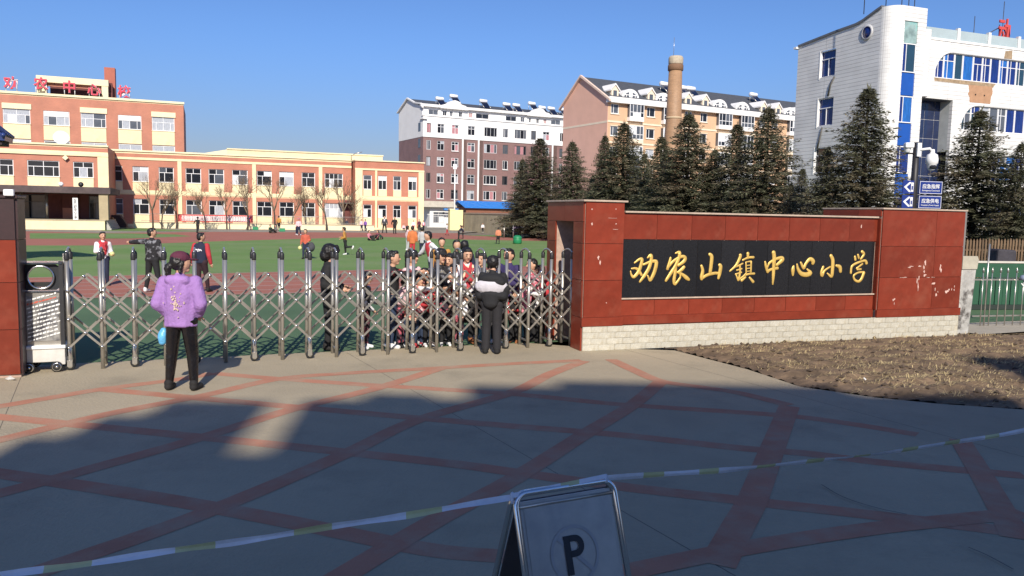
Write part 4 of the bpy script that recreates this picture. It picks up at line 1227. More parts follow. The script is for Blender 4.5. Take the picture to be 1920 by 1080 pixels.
# side wall with swept roofline, real window openings
sx = 0.0
wins = [(4.98,6.5,12.5,14.4),(4.95,6.5,9.0,11.0),(4.95,6.6,5.6,7.45)]
prof = lambda v: 16.3 if v <= 1.0 else (16.3-(v-1.0)*.35 if v < 2.9 else (15.635-.05*(v-2.9) if v < 5 else 15.53-.08*(v-5)))
q = MB()
vs_ = sorted(set([.95,1.4,1.8,2.1,2.6,3.2,4.2,4.95,4.98,5.6,6.5,6.6,7.4,8.2,8.95]))
zs_ = [0,5.6,7.45,9.0,11.0,12.5,14.4]
for i in range(len(vs_)-1):
    a, b2 = vs_[i], vs_[i+1]
    for j in range(len(zs_)-1):
        cv, cz = (a+b2)/2, (zs_[j]+zs_[j+1])/2
        if any(w[0]-.001 <= cv <= w[1]+.001 and w[2] <= cz <= w[3] for w in wins): continue
        q.quad((sx,b2,zs_[j]),(sx,a,zs_[j]),(sx,a,zs_[j+1]),(sx,b2,zs_[j+1]))
    q.quad((sx,b2,14.4),(sx,a,14.4),(sx,a,prof(a)),(sx,b2,prof(b2)))
q.build('side_wall', tile_h, of)
q = MB()
for i in range(len(vs_)-1):
    a, b2 = vs_[i], vs_[i+1]
    if a >= .9: q.add([(sx-.08,a,prof(a)-.04),(sx+.6,a,prof(a)-.04),(sx+.6,b2,prof(b2)-.04),(sx-.08,b2,prof(b2)-.04),(sx-.08,a,prof(a)+.12),(sx+.6,a,prof(a)+.12),(sx+.6,b2,prof(b2)+.12),(sx-.08,b2,prof(b2)+.12)],
                      [(3,2,1,0),(4,5,6,7),(0,1,5,4),(2,3,7,6),(1,2,6,5),(3,0,4,7)])
q.build('roof_edge', mat('dark_roof_edge', (.13,.14,.16), .6), of)
q = MB(); q.box(sx+.3,16,3.05,9,0,14.0); q.build('building_core', dark_in, of)
MB().box(sx-.25,sx+.3,8.9,9.2,15.05,15.2).build('eave_tip', white_r, of)
for k,(a,b2,za,zb) in enumerate(wins):
    q = MB(); q.box(sx+.18,sx+.24,a,b2,za,zb); q.build('window_back', glass_blue if k < 2 else glass_dark, of)
    q = MB()
    q.box(sx+.08,sx+.14,a,a+.07,za,zb); q.box(sx+.08,sx+.14,b2-.07,b2,za,zb); q.box(sx+.08,sx+.14,a+.07,b2-.07,za,za+.07); q.box(sx+.08,sx+.14,a+.07,b2-.07,zb-.07,zb)
    q.box(sx+.085,sx+.135,a+.07,b2-.07,za+1.25,za+1.32); q.box(sx+.085,sx+.135,(a+b2)/2-.03,(a+b2)/2+.03,za+.07,za+1.25)
    q.build('window_frame', upvc, of)
    MB().box(sx-.02,sx+.2,b2,b2+.10,za-.1,zb+.05).build('jamb_trim', white_r, of)
q = MB(); q.lathe([(.40,-.06),(.52,-.06),(.52,.0),(.40,.0),(.40,-.06)], 28, axis='x', cap=False)
q.build('round_window_rim', upvc_grey, of, (sx-.003,2.15,14.9))
q = MB(); q.lathe([(0,-.02),(.40,-.02),(.40,-.0),(0,-.0)], 28, axis='x'); q.build('round_window_glass', glass_blue, of, (sx-.008,2.15,14.9))
# crack stain down the side wall: tracing a leaking conduit
q = MB(); q.tube([(sx-.03,4.95,9.0+3.4),(sx-.03,5.3,11.9),(sx-.03,5.5,11.1)], .07, 5); q.tube([(sx-.03,5.9,8.9),(sx-.03,6.3,7.4)], .07, 5)
q.build('drain_hose', mat('dark_hose', (.10,.095,.09), .8, 0, .3, 5), of)
# window strip in the tower
for (za,zb,k) in ((13.95,15.35,2),(12.05,13.93,0),(10.55,12.0,1),(8.75,10.5,0),(7.25,8.7,1),(5.4,7.2,0),(3.9,5.35,1),(2.0,3.85,0),(.4,1.95,1)):
    if k == 0: window(of, 1.05, za, 1.15, round(zb-za,2), .04, [(1,[.35,1])], upvc, [glass_blue,glass_blue,glass_blue,glass_blue2,mat('green_tinted_glass', (.02,.055,.09), .12)], fw=.06)
    elif k == 1: MB().box(1.05,2.2,.06,.10,za,zb).build('blue_panel', blue_panel, of)
    else: MB().box(1.05,2.2,.06,.10,za,zb).build('sky_toned_top_pane', mat('sky_reflection_tint', (.30,.42,.40), .12, 0, .45, 1.2, dirt=(.10,.38,.36), dirt_scale=1.2), of)  # reflected sky put into the pane's colour
# front wing
XR = 19.0; FY = .35
A1 = (4.31,XR,12.0,13.75); A2 = (7.05,XR,8.65,10.35); A3 = (9.9,XR,5.2,7.0); A4 = (10.0,XR,1.6,3.4)
NT = (2.95,6.16,0,10.58)
q = MB(); facade(q, 2.96, XR, 0, 14.6, [A1,A2,A3,A4,NT], FY, .25); 
def arch_fill(A, r):
    # quarter-round corner at the upper left of a window band
    pts = [(A[0],A[3])]
    for k in range(9):
        t = math.pi/2*k/8
        pts.append((A[0]+r-r*math.cos(t), A[3]-(A[3]-A[2])+ (A[3]-A[2])*math.sin(t)))
    return pts
q.build('front_wall', tile_h, of)
for A in (A1,A2,A3):
    q = MB(); q.prism(arch_fill(A, 1.55), FY, FY+.10, 'y'); q.build('arch_spandrel', tile_h, of, fix=True)
q = MB(); q.smooth = True
for k in range(8):
    t0, t1 = math.pi*k/8, math.pi*(k+1)/8
    q.quad((3.3-.35*math.cos(t0),FY-.35*math.sin(t0),10.6),(3.3-.35*math.cos(t1),FY-.35*math.sin(t1),10.6),(3.3-.35*math.cos(t1),FY-.35*math.sin(t1),15.0),(3.3-.35*math.cos(t0),FY-.35*math.sin(t0),15.0))
q.smooth = False; q.add([(3.3-.35*math.cos(math.pi*k/8),FY-.35*math.sin(math.pi*k/8),15.0) for k in range(9)], [tuple(range(9))])
q.build('half_round_pier', tile_g, of)
para = mat('pale_blue_parapet', (.38,.46,.48), .5, 0, .06, 1)
xx = 3.3; i = 0
for xe in (6.3,9.2,12.1,15.0,19):
    MB().box(xx+.12,xe-.14,FY+.05,FY+.12,14.62,15.28).build('parapet_panel', para, of)
    MB().box(xe-.13,xe+.11,FY-.02,FY+.2,14.6,15.42).build('parapet_post', white_r, of)
    xx = xe
MB().box(3.6,XR,FY-.05,FY-.001,14.45,14.6).build('cornice', white_r, of)
random.seed(51)
for A in (A1,A2,A3,A4):
    x = A[0]+.15
    while x < XR-.5:
        w = random.choice((.75,.85,.95))
        h = A[3]-A[2]
        window(of, x, A[2], w, round(h,2), FY+.12, random.choice([[(1,[1])],[(.7,[1,1]),(.3,[1])],[(.7,[.5,1]),(.3,[.5,1])]]) if h > .9 else [(1,[1])], upvc,
               [glass_blue,glass_blue,glass_blue2,mat('green_tinted_glass', (.02,.055,.09), .12),glass_blue,glass_mid] if A is not A2 or x < 8.6 or x > 11 else [curtain_w,glass_mid], fw=.055)
        x += w+.03
bare = mat('bare_brown_render', (.42,.24,.14), .9, 0, .12, 3, bump=.2)
pts = [(7.5,11.72),(7.62,11.3),(7.5,11.1),(7.68,10.9),(7.72,10.55),(9.7,10.55),(9.72,11.0),(9.85,11.3),(9.78,11.75)]
MB().prism(pts, FY-.012, FY-.004, 'y').build('bare_patch', bare, of, fix=True)
MB().prism([(4.35,11.75),(9.85,11.70),(10.1,11.98),(4.31,11.98)], FY-.010, FY-.002, 'y').build('stained_sill', mat('stained_sill_render', (.33,.24,.15), .9, 0, .3, 4), of, fix=True)
MB().prism([(10.7,13.78),(11.5,13.8),(11.45,14.4),(10.8,14.3)], FY-.010, FY-.002, 'y').build('stain_patch', mat('stained_sill_render', (.33,.24,.15), .9, 0, .3, 4), of, fix=True)
for x in (8.2,9.05): MB().lathe([(0,-.04),(.05,-.04),(.05,0),(0,0)], 8, (x,FY-.013,11.1), 'y').build('bolt_hole', dark_in, of)
# entrance notch: ceiling, return wall, dark curtain wall at the back
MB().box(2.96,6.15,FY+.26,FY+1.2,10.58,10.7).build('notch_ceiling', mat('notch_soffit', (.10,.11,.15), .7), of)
q = MB(); q.box(6.161,6.4,FY+.251,FY+1.15,7.1,10.579); q.build('notch_return', mat('pale_grey_return_wall', (.50,.52,.50), .7), of)
MB().box(6.0,XR,FY+.26,FY+2.9,6.9,7.08).build('notch_slab', dark_in, of) if False else None
cw = mat('dark_blue_curtain_glass', (.018,.028,.075), .10, 0, .35, .8, spec=.6)
for i in range(4):
    for j in range(8):
        put('curtain_pane', CP.setdefault('cwp', MB().box(.02,.88,0,.02,.02,1.28).mesh('curtain_pane', cw)), of, (2.97+i*.9+.0, FY+1.0, .2+j*1.3))
q = MB(); q.box(2.96,6.6,FY+1.03,FY+1.05,0,10.57); q.build('curtain_frame', upvc_grey, of)
MB().box(-1.0,2.5,-.9,-.05,2.6,2.7).build('sill_ledge', white_r, of) if False else None
for px, z1, u, y, wh in ((1628,19.5,-.9,1.6,'leftmost, above the round window'),(1659,19.2,.35,1.0,'second from the left'),(1695,19,1.3,.6,'middle'),(1708,19.4,1.8,.5,'fourth from the left'),(1717,19.2,2.2,.4,'rightmost')):
    tag(MB().tube([(0,0,0),(0,0,z1-16.2)], .03, 5).build('antenna_rod', mat('dark_steel_rod', (.05,.05,.06), .5), loc=OF.w(u,y,16.28 if y < 1.5 else 15.9)), 'thin dark antenna rod on top of the white office tower, '+wh, 'antenna', 'antennas on the white office tower')
for px, zz in ((1800,16.3),(1852,17.6)):
    u = OF.u(px, 1.0); tag(MB().tube([(0,0,-.5),(0,0,zz-14.6)], .025, 5).build('antenna_rod', mat('dark_steel_rod', (.05,.05,.06), .5), loc=OF.w(u,1.0,14.9)), 'thin antenna rod behind the pale blue parapet of the office, '+('shorter, nearer the tower' if px < 1820 else 'taller, near the red character'), 'antenna')
rsn = frame_thing('office_roof_sign', 'red character on a strutted frame on the office roof at the right edge', 'sign', OF)
me = text_mesh('动', 1.95, .05, .03, 'character', mat('faded_red_sign', (.55,.07,.06), .5))
o = put('character', me, rsn, (11.35,1.0,15.1)); o.scale = (.62,1,1)
q = MB()
for x in (11.0,11.7):
    q.tube([(x,1.12,14.6),(x,1.12,16.3)], .035, 6)
q.tube([(11.0,1.15,16.1),(9.3,3.0,14.7)], .035, 6); q.tube([(11.0,1.15,15.5),(10.2,2.4,14.7)], .03, 6)
q.build('strut_frame', mat('dark_steel_rod', (.05,.05,.06), .5), rsn)

# blue tiled roof corner of the gatehouse, far left
gh = thing('gatehouse', 'gatehouse with blue glazed tile eave showing at the left edge', 'gatehouse', PD(17,27), R_(21))
bt_m = mat('blue_glazed_tile', (.025,.045,.16), .25, 0, .25, 3)
MB().box(-6,-1.6,.3,1.0,0,4.1).build('gatehouse_wall', orange, gh)
MB().prism([(-.02,4.26),(0,4.42),(-2.9,6.85),(-5.8,4.42),(-5.8,4.26)], -.2, 1.0, 'y').build('roof_slope', bt_m, gh, fix=True)
q = MB()
for k in range(7):
    y = -.16+k*.18
    q.tube([(.04,y,4.44),(-1.4,y,5.66),(-2.9,y,6.92)], .055, 6)
q.build('tile_rib', bt_m, gh, kind='stuff')
for k in range(12):
    t = k/12; put('verge_tile', CP.setdefault('vt', MB().lathe([(.075,-.10),(.075,.05),(.05,.05)], 8, axis='y').mesh('verge_tile', bt_m)), gh, (-.04-2.85*t,-.22,4.44+2.42*t))
MB().box(-5.5,-.12,-.1,.95,4.12,4.255).build('eave_board', mat('dark_eave', (.03,.02,.02), .8), gh)
# ------------------------------------------------------------------ spruces behind the sign wall
needle = mat('spruce_needles', (.155,.160,.100), .75, 0, .5, .9, dirt=(.26,.205,.14), dirt_scale=.7, dirt_lo=.48, dirt_hi=.66, spec=.2)
bark = mat('dark_bark', (.07,.05,.04), .95, 0, .3, 6, bump=.6)
_n, _l = needle.node_tree.nodes, needle.node_tree.links
_tb = _n.new('ShaderNodeBsdfTranslucent'); _mx = _n.new('ShaderNodeMixShader'); _mx.inputs[0].default_value = .38
_l.new(_n['Principled BSDF'].inputs['Base Color'].links[0].from_socket, _tb.inputs['Color'])
_l.new(_n['Principled BSDF'].outputs[0], _mx.inputs[1]); _l.new(_tb.outputs[0], _mx.inputs[2])
_l.new(_mx.outputs[0], _n['Material Output'].inputs['Surface'])
def spruce_mesh(seed, H=8.0, R=2.3):
    rg = random.Random(seed); mb = MB(); q = MB()
    q.tube([(0,0,0),(.02,.01,H*.4),(0,0,H*.8),(0,0,H-.1)], [.17,.12,.05,.012], 8)
    z = H*.10
    while z < H-.05:
        f = (z/H-.10)/.9
        r = R*1.22*min(1,(1-f)**.78+.01)*rg.uniform(.70,1.14)
        nb = max(6, int(14-6*f)); off = rg.uniform(0,6)
        for b in range(nb):
            a = off+2*math.pi*b/nb+rg.uniform(-.25,.25)
            rr = r*rg.choice((rg.uniform(.5,.8), rg.uniform(.8,1.05), rg.uniform(.9,1.22)))
            d = Vector((math.cos(a),math.sin(a),0)); s = Vector((-d.y,d.x,0))
            droop = rg.uniform(.10,.42)*(1-f*.7)-.25*f
            n = max(3, int(rr/.17))
            q.tube([(0,0,z), d*rr*.9+Vector((0,0,z-droop*rr*.6))], [.02,.005], 3, cap=False)
            for k in range(1, n+1):
                t = k/n
                c = d*rr*t+Vector((0,0,z-droop*rr*t+.30*rr*t*t*droop))
                L = (.15+.30*(1-t))*(.6+.4*rr/R)
                for m_ in range(4 if t < .35 else 9):
                    sg = rg.choice((-1,1)); th = rg.uniform(.2,1.3)
                    v = (d*math.cos(th)+s*sg*math.sin(th)+Vector((0,0,rg.uniform(-.55,.35)))).normalized()
                    ll = L*rg.uniform(.6,1.4); w = rg.uniform(.014,.036)
                    side = v.cross(Vector((rg.uniform(-1,1),rg.uniform(-1,1),1))).normalized()*w
                    o = c+Vector((rg.uniform(-.06,.06),rg.uniform(-.06,.06),rg.uniform(-.09,.07)))
                    mb.add([o-side*.5, o+v*ll*.5-side, o+v*ll, o+v*ll*.5+side, o+side*.5], [(0,1,2,3,4)])
        z += rg.uniform(.15,.22)*(1.1-.4*f)
    for k in range(14):
        a = rg.uniform(0,6.28); v = Vector((math.cos(a)*.35,math.sin(a)*.35,1)).normalized()
        o = Vector((0,0,H-.5+k*.04)); side = v.cross(Vector((1,0,.2))).normalized()*.03
        mb.add([o-side, o+v*.3, o+side], [(0,1,2)])
    return mb.mesh('crown', needle), q.mesh('trunk', bark)
VAR = [spruce_mesh(1), spruce_mesh(2, 8, 2.1), spruce_mesh(3, 8, 2.5)]
sp_list = [ # px, top y, distance, variant, radius factor, label
 (1010,262,73,0,1.05,'spruce farthest left of the row, above the orange bin, crown against the brown apartments'),
 (978,300,76,1,.85,'shorter spruce at the extreme left end of the row, half merged with its taller neighbour'),
 (1070,268,66,2,.95,'round topped spruce before the gap between brown and pink apartments'),
 (1130,256,58,1,.65,'slim spruce tip close beside the pink gable, left of a taller spruce'),
 (1165,235,56,0,1.0,'tall spruce in front of the first bay windows of the pink block'),
 (1236,258,50,1,.95,'spruce standing at the foot of the brick chimney, left side'),
 (1285,218,47,2,1.0,'tall broad spruce just right of the brick chimney'),
 (1375,235,45,1,.90,'narrow spruce midway between chimney and white office'),
 (1432,208,42,0,.98,'tall spruce left of the white office, tallest before the pink block'),
 (1545,280,34,2,.75,'short dark spruce in front of the office side wall, lower left of the big one'),
 (1614,172,33,0,1.0,'large brownish spruce in front of the office corner tower'),
 (1480,345,37,1,.62,'low dark spruce filling the gap at the left foot of the office'),
 (1824,212,31,2,1.05,'spruce right of the blue signs before the office front windows'),
 (1905,272,29,0,.95,'spruce cut by the right edge of the photo'),
 (1330,330,52,0,.8,'low spruce behind the sign wall between chimney and narrow spruce'),
 (1110,330,62,2,.7,'low spruce tucked between the round topped one and the pink gable'),
 (1205,290,54,2,.85,'spruce filling the gap between the first tall pair and the chimney'),
 (1335,282,47,1,.85,'short spruce between the broad one by the chimney and the narrow one'),
 (1500,318,39,0,.75,'spruce overlapping the left edge of the office side wall'),
 (1700,352,35,1,.6,'low spruce behind the camera pole'),
 (1762,420,40,1,.55,'low spruce under the branches right of the blue signs'),
]
for i, (px, ty, d, v, rf, lab) in enumerate(sp_list):
    if ty > 400: continue
    hh = (hor(px)-ty)*d/FPX+CAMH+.1
    t = thing('spruce_tree', lab, 'spruce', PD(px,d,-.1), i*1.7, 'spruces behind the sign wall')
    t.scale = (hh/8*rf*(1.22+.12*math.sin(i*2.3)), hh/8*rf*(1.22+.12*math.cos(i*1.7)), hh/8)
    cm, tm_ = VAR[v]
    put('crown', cm, t); put('trunk', tm_, t)

# ------------------------------------------------------------------ bare trees in front of the school
twig = mat('grey_brown_twigs', (.20,.15,.10), .9, 0, .3, 4)
def bare_mesh(seed, H=6.0, spread=.5, levels=6):
    rg = random.Random(seed); mb = MB(); tr = MB()
    def grow(p, d, L, r, lv):
        q = p; pts = [p]; dd = d.copy()
        for k in range(3):
            dd = (dd+Vector((rg.uniform(-.16,.16),rg.uniform(-.16,.16),rg.uniform(-.02,.12)))).normalized()
            q = q+dd*L/3; pts.append(q)
        (tr if lv == 0 else mb).tube(pts, [r,r*.85,r*.72,r*.6], 5 if lv < 2 else 3, cap=False)
        if lv >= levels: return
        for c in range(rg.choice((2,3,3)) if lv else 4):
            a = rg.uniform(0,6.28); t = rg.uniform(.45,1)
            b = pts[0].lerp(pts[-1],t) if lv else pts[-1].lerp(pts[1], rg.uniform(0,.5))
            nd = (dd+Vector((math.cos(a),math.sin(a),rg.uniform(-.1,.4)))*spread*rg.uniform(.8,1.5)).normalized()
            grow(b, nd, L*rg.uniform(.55,.8), r*.60, lv+1)
    grow(Vector((0,0,0)), Vector((0,0,1)), H*.36, H*.016, 0)
    return mb.mesh('crown', twig), tr.mesh('trunk', bark)
BV = [bare_mesh(11), bare_mesh(12), bare_mesh(13, 6, .62)]
bt = [(286,77,6.0,0,'bare tree before the second window bay from the annex'),(303,79,5.0,1,'smaller bare tree just left of the banner'),(330,81,5.6,2,'bare tree at the left end of the red banner'),
      (385,79,5.0,1,'thin bare tree rising behind the left half of the banner'),(425,82,5.4,0,'bare tree over the middle of the banner'),(464,80,6.4,2,'spreading bare tree at the right end of the banner'),
      (515,84,6.6,0,'thick bare tree between banner and green crates'),(548,86,5.2,1,'thin bare tree behind the pink capped child'),(572,87,5.6,2,'bare tree right of the pink capped child'),
      (612,86,6.4,1,'bare tree left of the wide stair window'),(645,88,6.8,0,'spreading bare tree at the stair window'),(664,90,5.0,2,'bare tree hugging the corner of the end block')]
for i, (px, d, h, v, lab) in enumerate(bt):
    t = thing('bare_tree', lab, 'bare tree', PD(px,d), i*2.1, 'bare trees along the school wing')
    t.scale = (h/6*1.05,h/6*1.05,h/6)
    put('crown', BV[v][0], t); put('trunk', BV[v][1], t)
far_tree = thing('bare_treeline', 'hazy bare treetops behind the roof of the school wing', 'trees', PD(385,150)); far_tree['kind'] = 'stuff'
for k in range(7):
    o = put('crown', BV[k%3][0], far_tree, (-4.5+k*1.7+random.uniform(-.5,.5), random.uniform(-4,4), 7.0)); o.scale = (1.1,1.1,1.0)
    o = put('trunk', BV[k%3][1], far_tree, o.location); o.scale = (1,1,1.0)

# ------------------------------------------------------------------ right edge: path, railing, green fence, pickets
sheet('side_path', [WF.w(8.4,-.1).xy, WF.w(14,.35).xy, WF.w(14,1.35).xy, WF.w(8.0,1.25).xy], .010, mat('pale_worn_path', (.36,.32,.25), .9, 0, .15, 1, bump=.3))
sheet('verge', [WF.w(7.86,.0).xy, WF.w(40,.0).xy, WF.w(40,30).xy, WF.w(7.86,30).xy], -.03, soil_m)
RF = Frame(G(1830,612), ang=R_(14))
rf = frame_thing('steel_railing', 'thin steel picket railing at the right edge behind the concrete stub', 'railing', RF)
bm_ = MB(); bm_.tube([(0,0,0),(0,0,1.12)], .011, 6); bm_.lathe([(.011,1.12),(.024,1.15),(.018,1.19),(0,1.23)], 6); bm_ = bm_.mesh('picket', steel)
for k in range(12): put('picket', bm_, rf, (.10+k*.205,0,0)).rotation_euler = (random.uniform(-.01,.01),random.uniform(-.02,.02),0)
for z in (.20,.96): MB().box(-.1,2.6,.012,.034,z,z+.03).build('rail', steel, rf)
MB().tube([(.22,.03,0),(.22,.03,1.72)], .016, 6).build('tall_post', steel, rf)
MB().tube([(1.05,-.02,.9),(1.55,-.02,.42)], .012, 6).build('loose_stay', white_paint, rf)
MB().lathe([(0,-.05),(.06,-.05),(.07,0),(.05,.05),(0,.06)], 10, (1.06,-.05,1.02)).build('insulator', mat('grey_blue_clamp', (.2,.24,.33), .4), rf)
GFn = Frame(G(1828,580), ang=R_(10))
gf = frame_thing('green_sheet_fence', 'low dark green ribbed sheet fence seen through the steel railing', 'fence', GFn)
gm = mat('green_fence_sheet', (.022,.085,.045), .6, 0, .1, 2)
for k in range(26):
    x = -1+k*.22
    put('fence_rib', CP.setdefault('fr', MB().box(.004,.205,0,.03,.12,.78).mesh('fence_rib', gm)), gf, (x,(.0 if k%2 else .012),0))
MB().box(-1,5,-.01,.04,.80,1.16).build('top_board', gm, gf)
MB().box(-1,5,-.03,.06,1.163,1.21).build('top_rail', mat('pale_rail', (.55,.52,.46), .6), gf)
MB().box(-1,5,-.02,.05,.0,.115).build('bottom_board', mat('fence_base_dark', (.02,.03,.025), .8), gf)
PFn = Frame(PD(1800,27), ang=R_(10))
pf = frame_thing('wooden_picket_fence', 'brown wooden picket fence below the office at the right edge', 'fence', PFn)
pmz = MB().prism([(0,-.1),(.07,-.1),(.07,1.55),(.035,1.63),(0,1.55)], 0, .025, 'y').mesh('picket', mat('brown_picket_wood', (.15,.095,.055), .9, 0, .3, 3, obvar=.3))
for k in range(60): put('picket', pmz, pf, (-.4+k*.12,random.uniform(-.01,.01),random.uniform(-.03,.03)))
for z in (.3,1.2): MB().box(-.5,6.8,.027,.06,z,z+.06).build('rail', mat('brown_rail_wood', (.12,.08,.05), .9), pf)
rk = thing('dark_stone', 'dark upright stone block standing by the spruce before the picket fence', 'stone', PD(1893,24))
q = MB(); q.prism([(-.55,-.1),(.5,-.1),(.32,.35),(.30,1.35),(-.28,1.38),(-.30,.4)], 0, .5, 'y'); bevel(q.build('block', mat('dark_stone', (.045,.04,.05), .8, 0, .3, 3, bump=.5), rk, fix=True), .06, 2)

# ------------------------------------------------------------------ camera pole with blue signs
CPx, CD = 1709, 21.0
pole = thing('camera_pole', 'dark pole carrying two white surveillance cameras above the sign wall', 'pole', PD(CPx,CD), R_(8))
dark_pole = mat('dark_brown_pole', (.022,.020,.022), .5, 0, .2, 3)
MB().tube([(0,0,-.1),(0,0,3),(0,0,4.22)], [.10,.09,.075], 14).build('shaft', dark_pole, pole)
MB().box(-.05,.06,-.13,-.076,3.85,4.2).build('bracket_plate', white_plastic, pole)
MB().tube([(.02,-.12,4.02),(.28,-.15,4.06),(.32,-.15,4.0)], .035, 8).build('bracket_arm', white_plastic, pole)
MB().tube([(-.05,0,3.93),(-.28,-.02,3.93)], .022, 6).build('side_arm', dark_pole, pole)
q = MB(); q.lathe([(.05,.24),(.06,.14),(.13,.10),(.155,-.02),(.15,-.12),(.12,-.15),(.11,-.22),(.07,-.30),(0,-.32)], 20)
dc = tag(q.build('dome_camera', white_plastic, loc=pole.matrix_basis @ Vector((.36,-.15,3.80))), 'large white dome surveillance camera hanging from the right arm of the pole', 'camera')
MB().lathe([(0,-.10),(.085,-.06),(.10,0),(.09,.03)], 14, (0,-.03,-.20)).build('lens_dome', glass_dark, dc)
pole_m = Matrix.Translation(pole.location) @ Matrix.Rotation(R_(8),4,'Z')
dc.location = pole_m @ Vector((.36,-.15,3.80))
bc = tag(MB().add([],[]).lathe([(.04,-.02),(.07,.0),(.09,.12),(.10,.20),(.0,.21)], 14).build('bullet_camera', white_plastic, loc=pole_m @ Vector((-.28,-.03,3.96))), 'small white camera on the left arm of the pole', 'camera')
q = MB(); q.box(-.10,.13,-.13,.02,.10,.24); bevel(q.build('camera_housing', white_plastic, bc), .03, 2)
sign_blue = mat('sign_blue', (.012,.032,.20), .4, 0, .05, 2)
for k, (z0, z1, t1, t2, lab) in enumerate([(2.88,3.22,'应急指挥','Emergency Command','upper blue road sign with white Chinese and English text on the camera pole'),
                                      (2.50,2.84,'应急供电','Emergency Power Supply','lower blue road sign with white Chinese and English text on the camera pole')]):
    s_ = thing('blue_sign', lab, 'sign', pole.location, R_(8))
    x0, x1 = .07, .73
    bevel(MB().box(x0,x1,-.13,-.10,z0,z1).build('sign_face', sign_blue, s_), .004)
    for nm, bx in (('border',(x0+.01,x1-.01,-.133,-.1305,z1-.022,z1-.012)),('border',(x0+.01,x1-.01,-.133,-.1305,z0+.012,z0+.022)),('border',(x0+.01,x0+.02,-.133,-.1305,z0+.0221,z1-.0221)),('border',(x1-.02,x1-.01,-.133,-.1305,z0+.0221,z1-.0221))):
        MB().box(*bx).build(nm, white_paint, s_)
    put('lettering', text_mesh(t1, .125, .002, .0012, 'lettering', white_paint), s_, ((x0+x1)/2,-.134,z0+.155))
    put('lettering', text_mesh(t2, .056 if k == 0 else .050, .002, .0002, 'lettering', white_paint), s_, ((x0+x1)/2,-.134,z0+.075))
    s2 = thing('blue_arrow_sign', ('upper' if k == 0 else 'lower')+' blue sign with white arrow and house mark left of the pole', 'sign', pole.location, R_(8))
    MB().box(-.40,-.085,-.13,-.10,z0,z1).build('sign_face', sign_blue, s2)
    q = MB(); zc = (z0+z1)/2
    q.prism([(-.37,zc),(-.22,zc+.13),(-.18,zc+.13),(-.18,zc+.10),(-.30,zc),(-.18,zc-.10),(-.18,zc-.13),(-.22,zc-.13)], -.133, -.1305, 'y')
    q.build('arrow', white_paint, s2, fix=True)
    q = MB(); q.box(-.17,-.10,-.133,-.1305,zc-.12,zc+.12); q.build('house_mark', white_paint, s2)
    MB().box(-.155,-.115,-.136,-.1335,zc-.07,zc+.03).build('doorway', sign_blue, s2)

